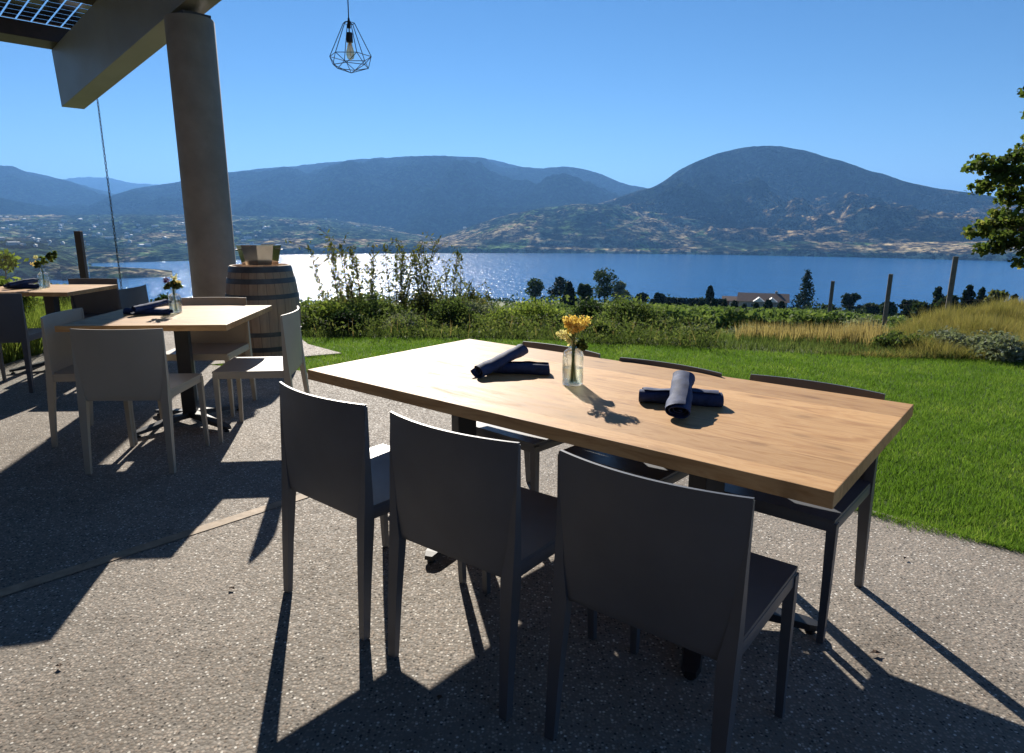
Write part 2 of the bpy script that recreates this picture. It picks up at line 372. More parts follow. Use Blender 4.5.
def mountain(name, pts, rc, rf, zf, mat, rb=None, na=300, nf=80, seed=0., amp=.16, wig=.12, power=1.0):
    """pts: photo skyline pixels; crest stands rc metres away, foot at rf"""
    xs = np.array([p[0] for p in pts], float); ys = np.array([p[1] for p in pts], float)
    xx = np.linspace(xs[0], xs[-1], na); yy = np.interp(xx, xs, ys)
    k = np.ones(5)/5; yy = np.convolve(np.pad(yy, 2, 'edge'), k, 'valid')
    azv = np.array([az_of(a, b) for a, b in zip(xx, yy)])
    zc = np.array([at_r(a, b, rc)[2] for a, b in zip(xx, yy)])
    rb = rb or rc*1.35
    s = np.concatenate([np.linspace(0, 1, nf), 1+np.linspace(0, 1, 9)[1:]])
    Sg, Ag = np.meshgrid(s, azv, indexing='ij'); ZC = np.broadcast_to(zc, Sg.shape)
    Rg = np.where(Sg <= 1, rf+(rc-rf)*Sg, rc+(rb-rc)*(Sg-1))
    X = Rg*np.sin(Ag); Y = Rg*np.cos(Ag)
    f = np.where(Sg <= 1, Sg**power, 1-(Sg-1)**1.3)
    n = fbm(X, Y, (rc-rf)*.42, 6, seed, True)
    H = zf+(ZC-zf)*f
    env = np.where(Sg <= 1, np.sin(np.clip(Sg, 0, 1)*PI)**.7, 0)
    n2 = fbm(X, Y, (rc-rf)*.11, 4, seed+2, True)
    H = H+(ZC-zf)*amp*(n*3.2+n2*1.2)*env
    # keep every slope below the sight line to the crest so the skyline stays where it is
    lim = EYE+(ZC-EYE)*(Rg/rc)-(1-np.clip(Sg, 0, 1))*6
    H = np.where(Sg < 1, np.minimum(H, lim), H)
    H = H+np.where((Sg > .9) & (Sg < 1.1), fbm(X, Y, 160, 4, seed+5)*rc*.0016, 0)
    a, b = Sg.shape; idx = np.arange(a*b).reshape(a, b)
    Fq = np.stack([idx[:-1, :-1], idx[:-1, 1:], idx[1:, 1:], idx[1:, :-1]], -1).reshape(-1, 4)
    return tag(link(name, np_mesh(name, np.stack([X, Y, H], -1).reshape(-1, 3), Fq, mat, True)), kind='structure')
forest = (.010, .020, .012)
hm = m_hill('wooded_mountain', forest, (.20, .15, .09), .0016, .60)
hm2 = m_hill('open_wooded_slope', (.016, .024, .013), (.36, .27, .16), .0014, .47)
hb = m_hill('bench_land', (.03, .05, .028), (.32, .25, .15), .0022, .46, 8, .5, (.07, .11, .04))
hf = m_hill('valley_fields', (.035, .055, .03), (.33, .27, .18), .0030, .50, 6, .5, (.08, .12, .05))
mountain('distant_ridge', [(-60, 200), (40, 184), (62, 180), (80, 177), (110, 178), (130, 183), (160, 185), (230, 200)], 17000, 13000, 100, hm, seed=3.3)
mountain('left_mountain', [(-330, 150), (-200, 140), (-100, 155), (-20, 163), (0, 166), (12, 165.5), (24, 171), (60, 179), (85, 186), (110, 193), (135, 202), (170, 214), (220, 226)], 11000, 5200, -100, hm, seed=1.1)
mountain('plateau_mountain', [(20, 230), (60, 213), (74, 209), (100, 199), (129, 190), (150, 186), (184, 181), (228, 173), (260, 169), (300, 165), (330, 163), (352, 160), (400, 157), (430, 155.5), (480, 157), (500, 161), (520, 167), (540, 169), (562, 166.5), (580, 168), (600, 174), (625, 184), (650, 189), (700, 205)], 9000, 4300, -95, hm, seed=7.7, amp=.2)
mountain('dome_mountain', [(420, 248), (470, 238), (520, 226), (560, 214), (600, 203), (635, 192), (655, 187), (668, 178), (682, 169), (700, 160), (718, 153), (742, 148), (768, 145), (790, 147.5), (815, 154), (840, 161), (870, 171), (900, 180), (940, 190), (985, 195), (1030, 205), (1150, 212), (1400, 190)], 5600, 3250, -112, hm2, seed=2.2, amp=.24, power=.9)
# low foothill in front of the saddle and shore terraces
mountain('foothill', [(380, 252), (430, 240), (470, 226), (510, 214), (545, 207), (590, 203), (640, 205), (690, 213), (760, 225), (850, 233), (960, 238), (1100, 240), (1400, 240)], 4300, 3080, LAKE_Z+2, hb, seed=9.1, amp=.12, power=.55)
mountain('shore_terrace', [(120, 249), (190, 246), (230, 240), (330, 238), (420, 241), (520, 241), (600, 243), (700, 243), (745, 243), (800, 240), (900, 243), (1024, 240), (1400, 238)], 3350, 3000, LAKE_Z-1, hb, seed=4.1, amp=.05, power=.35, nf=16)
mountain('valley_floor', [(-400, 208), (-100, 210), (0, 214), (60, 215), (150, 214), (230, 215), (330, 219), (420, 232), (470, 240)], 5200, 3150, LAKE_Z+8, hf, seed=6.6, amp=.10, power=.75)
mountain('left_shore_land', [(-500, 232), (-100, 236), (0, 238), (40, 243), (70, 254), (92, 266)], 2500, 1900, LAKE_Z-1, hf, seed=5.1, amp=.1, power=.5, nf=16)
mountain('left_far_shore', [(40, 246), (70, 246), (110, 247), (150, 248), (195, 250), (240, 252)], 3000, 2600, LAKE_Z-1, hf, seed=5.3, amp=.1, power=.5, nf=16)
mountain('left_spit', [(60, 266.5), (90, 266.5), (125, 267), (150, 268.5), (172, 270.5)], 1980, 1860, LAKE_Z-.5, hf, rb=2040, seed=5.8, amp=.05, power=.4, nf=8)

# haze: one closed box of even air
m, t, o = newmat('valley_air')
pv = t.nodes.new('ShaderNodeVolumePrincipled'); pv.inputs['Color'].default_value = (.20, .48, 1, 1); pv.inputs['Density'].default_value = .000066; pv.inputs['Anisotropy'].default_value = .2
L(t, pv.outputs[0], o.inputs['Volume'])
mb = MB(); mb.box((0, 10500, 534.5), (48000, 28000, 1333)); hz = mb.build('haze', m); tag(hz, kind='stuff')

# ------------------------------------------------------------ patio and lawn
def poly_sheet(name, pts, z, mat, thick=.0):
    b = bmesh.new(); vs = [b.verts.new((x, y, z)) for x, y in pts]; f = b.faces.new(vs)
    if f.normal.z < 0: f.normal_flip()
    if thick:
        r = bmesh.ops.extrude_face_region(b, geom=[f]); 
        for v in r['geom']:
            if isinstance(v, bmesh.types.BMVert): v.co.z -= thick
    bmesh.ops.recalc_face_normals(b, faces=b.faces[:]); bmesh.ops.triangulate(b, faces=b.faces[:])
    me = bpy.data.meshes.new(name); b.to_mesh(me); b.free(); me.materials.append(mat); return link(name, me)
patio = [(-1.89, 6.06), (1.75, 2.97), (2.14, 2.58), (6.5, -1.2), (9, -9), (-14, -9), (-14, 6.1), (-4.9, 6.1), (-4.9, 9.0), (-3.0, 8.8), (-2.3, 7.47), (-1.79, 6.94), (-2.95, 6.33)]
tag(poly_sheet('patio', patio, 0.0, M['patio'], .09), kind='structure')
a = Vector((-1.91, 2.27, .0)); b_ = Vector((-.97, 3.26, 0)); d = (b_-a).normalized()
# straight joint strip let into the slab
a = on_plane(-0, 594); b_ = on_plane(325, 489.5); d = (Vector(b_)-Vector(a)).normalized(); n_ = Vector((-d.y, d.x))
a2 = Vector(a)-d*6; b2 = Vector(b_)+d*2.35
q = [a2+n_*.032, b2+n_*.032, b2-n_*.032, a2-n_*.032]
tag(poly_sheet('joint_strip', [tuple(p) for p in q], .003, M['strip']), kind='structure')
far_edge = [on_plane(px, py) for px, py in ((1150, 362), (1024, 359), (900, 357), (820, 353), (740, 349), (690, 346), (640, 344), (600, 343), (560, 340), (500, 338), (420, 337), (360, 337), (310, 337))]
lawn = [(14, -3)] + far_edge + [(-3.2, 8.6), (-3.2, 6.3), (-2.9, 6.2), (-1.89, 6.0), (1.75, 2.91), (6.5, -1.3), (9, -8)]
M['lawn'] = m_simple('lawn_soil', (.07, .12, .022), .95, var=.3, nscale=8, bmp=.6, bscale=60, bdist=.01)
tag(poly_sheet('lawn_ground', lawn, -.022, M['lawn']), kind='structure')

def blades(n, region, h, w, lean, zf, inside=None, hvar=.5):
    x = rng.uniform(region[0], region[2], n); y = rng.uniform(region[1], region[3], n)
    if inside is not None:
        k = inside(x, y); x, y = x[k], y[k]
    n = len(x); z = zf(x, y); hh = h*(1-hvar+hvar*2*rng.random(n)*.5+hvar*rng.random(n)*.5); az = rng.uniform(0, 2*PI, n)
    la = rng.uniform(0, 2*PI, n); ll = hh*lean*rng.random(n)
    dx, dy = np.cos(az)*w/2, np.sin(az)*w/2
    V = np.empty((n, 3, 3)); V[:, 0] = np.stack([x-dx, y-dy, z], -1); V[:, 1] = np.stack([x+dx, y+dy, z], -1)
    V[:, 2] = np.stack([x+np.cos(la)*ll, y+np.sin(la)*ll, z+hh], -1)
    return V.reshape(-1, 3), np.arange(n*3).reshape(-1, 3)
def in_poly(px, py, poly):
    r = np.zeros(px.shape, bool); n = len(poly)
    for i in range(n):
        x1, y1 = poly[i]; x2, y2 = poly[(i+1) % n]
        c = ((y1 > py) != (y2 > py)) & (px < (x2-x1)*(py-y1)/(y2-y1+1e-12)+x1); r ^= c
    return r
def lawn_in(x, y):
    k = in_poly(x, y, lawn) & (np.abs(x) < .82*y+.35)
    r = np.hypot(x, y); return k & (rng.random(len(x)) < np.clip(3.6/r, .35, 1)) & ~in_poly(x, y, patio)
V1, F1 = blades(1500000, (-3.3, 1.8, 7.5, 9.0), .034, .0042, .9, lambda x, y: np.full(len(x), -.022), lawn_in)
ne = 26000; q = rng.random(ne); ex = -1.89+(5.2+1.89)*q; ey = 6.06-(6.06+.07)*q+rng.normal(size=ne)*.012; ex = ex+rng.normal(size=ne)*.018*np.clip(1+np.sin(q*40)+np.sin(q*97), .1, 3); ez = np.full(ne, -.02)
hh = .028+.03*rng.random(ne); la = rng.uniform(0, 2*PI, ne); dx = np.cos(la)*.0024; dy = np.sin(la)*.0024; l2 = rng.uniform(0, 2*PI, ne); ll = hh*1.1*rng.random(ne)
Ve = np.stack([np.stack([ex-dx, ey-dy, ez], -1), np.stack([ex+dx, ey+dy, ez], -1), np.stack([ex+np.cos(l2)*ll, ey+np.sin(l2)*ll, ez+hh], -1)], 1).reshape(-1, 3)
V1 = np.concatenate([V1, Ve]); F1 = np.arange(len(V1)).reshape(-1, 3)
tag(link('lawn_grass', np_mesh('lawn_grass', V1, F1, M['blade'])), 'short bright green mown lawn beside the gravelly patio', 'grass', kind='stuff')

# ------------------------------------------------------------ vegetation builders
def leaves(centers, size, aspect=.55, curl=.25, upbias=0.0):
    """one folded leaf (two triangles sharing a rib) per centre"""
    c = np.asarray(centers, float); n = len(c)
    s = np.asarray(size)*(.6+.8*rng.random(n))
    d = rng.normal(size=(n, 3)); d[:, 2] += upbias; d /= np.linalg.norm(d, axis=1)[:, None]
    u = np.cross(d, rng.normal(size=(n, 3))); u /= np.linalg.norm(u, axis=1)[:, None]
    w = np.cross(d, u)
    V = np.empty((n, 4, 3)); V[:, 0] = c-d*s[:, None]*.5; V[:, 2] = c+d*s[:, None]*.5
    V[:, 1] = c+u*(s*aspect*.5)[:, None]+w*(s*curl*.3)[:, None]; V[:, 3] = c-u*(s*aspect*.5)[:, None]+w*(s*curl*.3)[:, None]
    return V.reshape(-1, 3), np.arange(n*4).reshape(-1, 4)
def clump_pts(n, blobs, shell=.55):
    out = []; tot = sum(b[3]*b[4]*b[5] for b in blobs)
    for (cx, cy, cz, rx, ry, rz) in blobs:
        k = max(6, int(n*rx*ry*rz/tot)); v = rng.normal(size=(k, 3)); v /= np.linalg.norm(v, axis=1)[:, None]
        rr = (shell+(1-shell)*rng.random(k))**.8
        rr *= 1+.12*rng.normal(size=k)
        out.append(np.stack([cx+v[:, 0]*rx*rr, cy+v[:, 1]*ry*rr, cz+v[:, 2]*rz*rr], -1))
    return np.concatenate(out)
def sub_blobs(w, h, n, base=.0, size=.34, sq=.8, top=1.0):
    """uneven clumps filling a shrub or crown w wide and h tall"""
    bl = []
    for i in range(n):
        a = rng.uniform(0, 2*PI); q = rng.random()**.5; zz = rng.random()
        k = (1-.55*zz*top)
        r = size*w*(.55+.6*rng.random())
        bl.append((math.cos(a)*q*w*.5*k*(1-size), math.sin(a)*q*w*.5*k*(1-size), base+r*sq*.6+zz*(h-base-r*sq*1.3), r, r, r*sq))
    return bl
def shrub(name, label, cat, loc, w, h, mat, n=4000, leaf=.05, nb=16, group=None, stems=True, aspect=.55, sq=.8):
    t_ = empty(name, loc); tag(t_, label, cat, group)
    bl = sub_blobs(w, h, nb, 0, .22, sq)
    P = clump_pts(n, bl, .35); P = P[P[:, 2] > .01]
    V, Fx = leaves(P, leaf, aspect); link('foliage', np_mesh('foliage', V, Fx, mat), t_)
    mb = MB()
    for b in bl[:8]:
        mb.tube([(b[0]*.15, b[1]*.15, -.1), (b[0]*.6, b[1]*.6, b[2]*.6), (b[0], b[1], b[2]+b[5]*.5)], [.012, .008, .003], 5)
    mb.build('stems', M['barkp'], t_); return t_
def tree(name, label, loc, w, h, kind='round', mat=None, n=1600, leaf=.5, group=None, cat='tree', trunk=.15):
    t_ = empty(name, loc, random.uniform(0, 6)); tag(t_, label, cat, group)
    mb = MB(); r0 = h*.022+.05
    if kind == 'conifer':
        mb.tube([(0, 0, -.5), (0, 0, h*.5), (0, 0, h*.98)], [r0, r0*.6, r0*.1], 7)
        P = []; levels = 15
        for i in range(levels):
            f = i/(levels-1); z = h*(.10+.88*f); rr = w*.5*(1-f)**.8+.02*w; k = int(9-5*f)
            for j in range(k):
                a = rng.uniform(0, 2*PI); ln = rr*rng.uniform(.7, 1.12)
                q = max(6, int(n/levels/k*(1.5-f))); sgn = rng.random(q)**.6
                P.append(np.stack([math.cos(a)*ln*sgn, math.sin(a)*ln*sgn, z-.22*ln*sgn+rng.normal(size=q)*.02*h], -1)+rng.normal(size=(q, 3))*.045*w)
        P = np.concatenate(P)
    elif kind == 'column':
        mb.tube([(0, 0, -.3), (0, 0, h*.9)], [r0*.5, r0*.2], 6)
        z = rng.random(n); rr = w*.5*np.sin(np.clip(z*.92+.08, 0, 1)*PI)**.45*(.6+.4*rng.random(n)); a = rng.uniform(0, 2*PI, n)
        P = np.stack([np.cos(a)*rr, np.sin(a)*rr, z*h], -1)
    else:
        bl = sub_blobs(w, h, 22, h*trunk, .19, .8, .75)
        mb.tube([(0, 0, -.5), (.02*h, 0, h*.3), (0, .02*h, h*.6)], [r0, r0*.8, r0*.4], 7)
        for b in bl[:9]:
            mb.tube([(0, 0, h*.25), (b[0]*.5, b[1]*.5, (h*.25+b[2])*.5), (b[0], b[1], b[2])], [r0*.5, r0*.3, r0*.1], 5)
        P = clump_pts(n, bl, .5)
    V, Fx = leaves(P, leaf, .7)
    mb.build('trunk', M['bark'], t_, True); link('crown', np_mesh('crown', V, Fx, mat or M['l_far']), t_); return t_
def ground_at(px, r):
    a = az_of(px, 310); x, y = r*math.sin(a), r*math.cos(a); return (x, y, gz(x, y))
def sz(pxs, r, py=300):   # pixels -> metres at distance r
    d = ray(512, py); return pxs/FPX*r*(math.cos(PITCH))/1.0

# near shrub border beyond the lawn
SH = [  # px, r, width, height, material, leaf, label
 (318, 9.3, 1.1, 300, 'l_lime', .05, 'low yellow-green shrub at the left end of the border by the barrel'),
 (345, 8.7, .6, 312, 'l_dark', .045, 'small dark shrub at the lawn edge under the tall shoots'),
 (372, 9.8, 1.3, 294, 'l_mid', .05, 'mid green shrub below the tallest leafy shoots'),
 (405, 9.0, .9, 318, 'l_grey', .05, 'grey-green low shrub at the lawn edge left of the long table'),
 (430, 10.2, 1.3, 290, 'l_shoot', .05, 'brownish green shrub under the right-hand leafy shoots'),
 (455, 9.2, .9, 296, 'l_mid', .045, 'green shrub just over the far left corner of the long table'),
 (480, 10.6, 1.1, 300, 'l_grey', .05, 'pale grey-green shrub behind the far corner of the long table'),
 (505, 9.4, 1.1, 309, 'l_lime', .055, 'bright yellow-green shrub above the left napkins'),
 (540, 9.9, 1.2, 301, 'l_lime', .055, 'sunlit lime shrub left of the yellow flowers'),
 (566, 9.3, .8, 314, 'l_dark', .05, 'dark shrub directly behind the yellow flowers'),
 (585, 8.6, .55, 326, 'l_shoot', .04, 'small twiggy brown-green plant right of the yellow flowers'),
 (622, 10.6, 1.5, 298, 'l_mid', .055, 'large rounded green shrub right of the bottle'),
 (653, 11.5, 1.1, 303, 'l_mid', .055, 'green shrub at the right end of the large rounded group'),
 (604, 8.35, .35, 336, 'l_lime', .04, 'tiny lime plant standing at the lawn edge'),
 (690, 11.0, 1.1, 328, 'l_grey', .05, 'low grey-green shrub over the middle of the lawn edge'),
 (722, 10.4, 1.0, 332, 'l_mid', .05, 'low spreading green shrub left of the dry grass'),
 (755, 9.1, .7, 339, 'l_grey', .04, 'low silvery mat plant in front of the dry grass'),
 (835, 13.5, 1.05, 315, 'l_dark', .06, 'round dark bush standing alone above the dry grass'),
 (868, 11.0, 1.0, 318, 'l_grey', .05, 'wispy grey-green shrub right of the round dark bush'),
 (905, 8.5, .6, 343, 'l_mid', .045, 'low green plant at the lawn edge on the right'),
 (955, 8.9, .75, 337, 'l_grey', .045, 'silver-grey shrub at the lawn edge under the fence post'),
 (1003, 8.5, .8, 335, 'l_grey', .045, 'whitish silver shrub at the far right lawn edge'),
 (350, 11.8, 1.5, 292, 'l_mid', .05, 'green shrub half hidden behind the tall shoots on the left'),
 (463, 12.2, 1.5, 292, 'l_shoot', .05, 'olive shrub in the back row against the lake glare'),
 (590, 12.6, 1.4, 302, 'l_dark', .055, 'dark shrub in the back row behind the lime shrub'),
]
for px, r, w, h, mt, lf, lab in SH:
    gl = ground_at(px, r); h = max(.18, (at_r(px, h, r)[2]-gl[2])*.98)
    shrub('shrub', lab, 'shrub', gl, w, h, M[mt], int(6500*min(1.6, w*h+.3)), lf*.85, 24)
# fill of undergrowth between them: countless small plants
def border_in(x, y):
    r = np.hypot(x, y); a = np.degrees(np.arctan2(x, y)); 
    return (~in_poly(x, y, lawn)) & (r > 7.4) & (r < 14) & (a > -19) & (a < 17) & (~in_poly(x, y, patio))
xs_ = rng.uniform(-5, 5, 110000); ys_ = 6.5+7.5*rng.random(110000)**1.2; k = border_in(xs_, ys_); xs_, ys_ = xs_[k], ys_[k]
P = np.stack([xs_, ys_, ground_z(xs_, ys_)+rng.random(len(xs_))**1.4*np.clip(.20+.34*np.array([mnoise.noise(Vector((x*1.7, y*1.7, 2))) for x, y in zip(xs_, ys_)]), .03, .40)], -1)
V, Fx = leaves(P, .045, .4, upbias=.6); tag(link('undergrowth', np_mesh('undergrowth', V, Fx, M['l_under'])), 'tangled low green undergrowth filling the border beyond the lawn', 'undergrowth', kind='stuff')
V, Fx = blades(1500, (-5, 6.5, 4, 14), .26, .008, .5, ground_z, border_in)
tag(link('border_grass', np_mesh('border_grass', V, Fx, M['straw'])), 'thin dry grass stalks growing among the border shrubs', 'grass', kind='stuff')

# tall leafy shoots standing against the lake
def shoots(name, label, loc, n, h, spread, mat=M['l_shoot']):
    t_ = empty(name, loc); tag(t_, label, 'shrub'); mb = MB(); P = []
    for i in range(n):
        a = rng.uniform(0, 2*PI); s_ = spread*rng.random()**.6; hh = h*(.55+.45*rng.random())
        top = Vector((math.cos(a)*s_, math.sin(a)*s_*.6, hh)); base = Vector((top.x*.35, top.y*.35, 0)); bend = Vector((rng.normal()*.06, rng.normal()*.06, 0))
        pts = [base.lerp(top, q)+bend*math.sin(q*PI) for q in np.linspace(0, 1, 7)]
        mb.tube(pts, [.011*(1-q*.8) for q in np.linspace(0, 1, 7)], 5)
        for q in np.linspace(.22, 1, int(30*hh)):
            p = base.lerp(top, q)+bend*math.sin(q*PI)
            for _ in range(3):
                P.append(tuple(p+Vector((rng.normal()*.035, rng.normal()*.035, rng.normal()*.02))))
            if rng.random() < .16:
                tw = p+Vector((rng.normal()*.12, rng.normal()*.10, .10+rng.random()*.09)); mb.tube([p, tw], [.004, .002], 4)
                for qq in np.linspace(.2, 1, 6): P.append(tuple(p.lerp(tw, qq)+Vector((rng.normal()*.02,)*3)))
    V, Fx = leaves(P, .068, .34, upbias=.5); mb.build('stems', M['barkp'], t_); link('foliage', np_mesh('foliage', V, Fx, mat), t_); return t_
shoots('leafy_shoots', 'tallest clump of upright leafy shoots standing against the lake, left side', ground_at(352, 10.4), 10, 1.72, .75)
shoots('leafy_shoots', 'middle clump of upright leafy shoots against the lake glare', ground_at(398, 10.8), 12, 1.6, .8)
shoots('leafy_shoots', 'right clump of upright leafy shoots, thinning towards the lake', ground_at(440, 10.9), 11, 1.68, .7)
shoots('leafy_shoots', 'sparse short shoots at the right end against the lake', ground_at(474, 11.2), 7, 1.1, .35)
shoots('leafy_shoots', 'thin wispy shoots above the lime shrubs by the barrel', ground_at(322, 11.0), 5, .9, .35)

# dry grass and meadow to the right
def dry_in(x, y):
    a = np.degrees(np.arctan2(x, y)); r = np.hypot(x, y)
    e = np.sin(a*2.1)*.5+np.sin(a*5)*.25
    return (a > 18+1.2*np.sin(r*3)) & (a < 28+1.5*np.sin(r*2.3)) & (r > 8.3+.25*np.abs(np.sin(a*3))) & (r < 13.5+e) & ~in_poly(x, y, lawn)
V, Fx = blades(60000, (1.5, 7.0, 7, 14), .24, .010, .4, ground_z, dry_in)
tag(link('dry_grass', np_mesh('dry_grass', V, Fx, M['straw'])), 'patch of tall straw-coloured dry grass beyond the lawn', 'dry grass', kind='stuff')
def mead_in(x, y):
    a = np.degrees(np.arctan2(x, y)); r = np.hypot(x, y)
    return (a > 25) & (a < 44) & (r < 17) & ~in_poly(x, y, lawn)
V, Fx = blades(480000, (3, 4.5, 13, 16), .24, .007, .9, ground_z, mead_in)
Vb = V.reshape(-1, 3, 3); ab = np.degrees(np.arctan2(Vb[:, 0, 0], Vb[:, 0, 1])); lu = np.array([mnoise.noise(Vector((p[0]*1.6, p[1]*1.6, 5))) for p in Vb[:, 0, :]]); kf = np.clip((ab-24)/8, .12, 1)*np.clip(.75+lu*1.1, .25, 1.5)
Vb[:, 2, 2] = Vb[:, 0, 2]+(Vb[:, 2, 2]-Vb[:, 0, 2])*kf; V = Vb.reshape(-1, 3)
tag(link('meadow_grass', np_mesh('meadow_grass', V, Fx, M['meadow'])), 'long yellow-green meadow grass on the bank at the right', 'meadow', kind='stuff')
def rim_in(x, y):
    a = np.degrees(np.arctan2(x, y)); r = np.hypot(x, y)
    return (a > -21) & (a < 44) & (r < 9.6) & (r > 6.9) & ~in_poly(x, y, lawn) & ~in_poly(x, y, patio)
V, Fx = blades(120000, (-3.5, 4.5, 9, 9.6), .10, .008, .6, ground_z, rim_in)
tag(link('rough_grass', np_mesh('rough_grass', V, Fx, M['l_mid'])), 'rough green grass along the far rim of the lawn', 'grass', kind='stuff')
# left: lit plants beyond the patio under the glass railing
def left_in(x, y):
    a = np.degrees(np.arctan2(x, y)); r = np.hypot(x, y); return (a < -23) & (y > 6.2) & (r < 13) & ~in_poly(x, y, patio)
V, Fx = blades(90000, (-10, 6.2, -3, 12), .5, .012, .6, ground_z, left_in)
tag(link('bank_grass', np_mesh('bank_grass', V, Fx, M['l_lime'])), 'sunlit yellow-green grass beyond the patio at the left', 'grass', kind='stuff')
for px, r, w, h, mt, lab in ((2, 9.6, .9, 1.15, 'l_lime', 'tall bright green leafy shrub at the left picture edge'),
                             (55, 10.2, 1.2, .95, 'l_mid', 'green shrub behind the leftmost dining table'),
                             (95, 11.0, 1.1, .7, 'l_lime', 'low lime shrub below the railing post'),
                             (158, 12.5, .95, 1.05, 'l_dark', 'dark bush behind the flowers of the square table, left one'),
                             (186, 12.0, .7, .9, 'l_dark', 'dark bush beside the concrete column')):
    shrub('shrub', lab, 'shrub', ground_at(px, r), w, h, M[mt], 5200, .07, 18)

# maple branch from a tree standing just outside the frame on the right
def maple():
    base = (8.9, 8.3); t_ = empty('maple_tree', (base[0], base[1], gz(*base))); tag(t_, 'maple tree whose leafy branches reach in at the right edge', 'tree')
    mb = MB(); mb.tube([(0, 0, -.3), (.05, 0, 1.2), (-.05, .05, 2.4), (.1, 0, 3.6), (.05, .1, 4.8)], [.17, .13, .10, .07, .02], 9)
    _o = at_r
    def at_r2(x, y, r): return _o(x+12, y+3, r)
    tgt = [at_r2(980, 165, 10.2), at_r2(1000, 195, 10.6), at_r2(985, 225, 10.4), at_r2(1015, 150, 10.9), at_r2(1025, 210, 10.0), at_r2(1040, 180, 11.0), at_r2(1018, 235, 10.8), at_r2(1062, 120, 11.2), at_r2(1060, 200, 10.3),
           at_r2(1003, 172, 10.2), at_r2(992, 240, 10.2), at_r2(1075, 160, 11.5), at_r2(1045, 230, 10.9), at_r2(1030, 240, 10.2)]
    P = []; B = Vector(t_.location)
    def cl(c, r, n):
        v = rng.normal(size=(n, 3)); v /= np.linalg.norm(v, axis=1)[:, None]; P.append(np.array(c)+v*(rng.random(n)**.45)[:, None]*np.array([r, r, r*.62]))
    for q in tgt:
        e = Vector(q)-B; s0 = Vector((0, 0, max(1.0, e.z-.5))); mid = s0.lerp(e, .5)+Vector((0, 0, .12))
        mb.tube([s0, mid, e], [.04, .022, .006], 6)
        for _ in range(7):
            o_ = e+Vector(rng.normal(size=3))*.12; mb.tube([mid.lerp(e, .6), o_], [.009, .003], 4); cl(o_, .12, 55)
        for _ in range(3): cl(mid+Vector(rng.normal(size=3))*.12, .18, 80)
        cl(e, .2, 170)
    for q in ((1022, 92), (1023, 113)): cl(Vector(at_r(q[0]+4, q[1], 11.2))-B, .10, 26)
    for i in range(34):
        a = rng.uniform(0, 2*PI); c = Vector((abs(math.cos(a))*1.3*rng.random()+.25, math.sin(a)*1.3, 2.2+2.6*rng.random())); cl(c, .5, 150); mb.tube([(0, 0, c.z-.4), c], [.03, .008], 5)
    P = np.concatenate(P)
    V, Fx = leaves(P, .062, .85, .5); mb.build('trunk', M['bark'], t_, True); link('crown', np_mesh('crown', V, Fx, M['l_maple']), t_)
maple()

# ------------------------------------------------------------ middle distance: vineyard, trees, house
VL = ['nearest vine row, just beyond the dry grass patch'] + ['%s vine row counting from the lawn towards the house' % w for w in 'second third fourth fifth sixth seventh eighth ninth tenth eleventh twelfth thirteenth fourteenth'.split()] + ['farthest vine row, right below the house and hedge']
def vine_row(r, p0, p1, lab):
    a0, a1 = az_of(p0, 310), az_of(p1, 310); A = Vector((r*math.sin(a0), r*math.cos(a0))); B = Vector((r*1.04*math.sin(a1), r*1.04*math.cos(a1)))
    n = int(2600+30*(B-A).length); q = rng.random(n); x = A.x+(B.x-A.x)*q; y = A.y+(B.y-A.y)*q
    lump = .75+.25*np.sin(q*(B-A).length*2.1)
    P = np.stack([x+rng.normal(size=n)*.22, y+rng.normal(size=n)*.22, ground_z(x, y)+.1+.95*rng.random(n)*lump], -1)
    V, Fx = leaves(P, .13+r*.0026, .8); tag(link('vine_row', np_mesh('vine_row', V, Fx, M['l_vine'])), lab, 'vine row', 'rows of vines below the lawn')
i = 0
for r in (30, 34, 38.5, 43, 48, 54, 61, 69, 78, 88, 100, 114, 130, 148, 168):
    vine_row(r, 650-(r-30)*.08, 862-(r-30)*.10, VL[i]); i += 1
# young conifers lined up along the vineyard
yx = [652, 668, 679, 691, 701, 713, 724, 734, 744, 756, 768, 781]
proto = None
for k, px in enumerate(yx):
    r = 118+random.uniform(-3, 3); loc = ground_at(px, r)
    if proto is None:
        proto = tree('young_conifer', 'x', loc, 1.25, 2.3, 'column', M['l_conifer'], 350, .36, 'young columnar trees lined up in the vineyard')
        c = proto
    else:
        c = copy_tree(proto); c.location = loc
    sc = random.uniform(.72, 1.12); c.scale = (sc, sc, sc*random.uniform(.9, 1.15)); c.rotation_euler.z = random.uniform(0, 6)
    c['label'] = '%s slim young tree from the left in the row below the hedge and house' % 'first second third fourth fifth sixth seventh eighth ninth tenth eleventh twelfth'.split()[k]
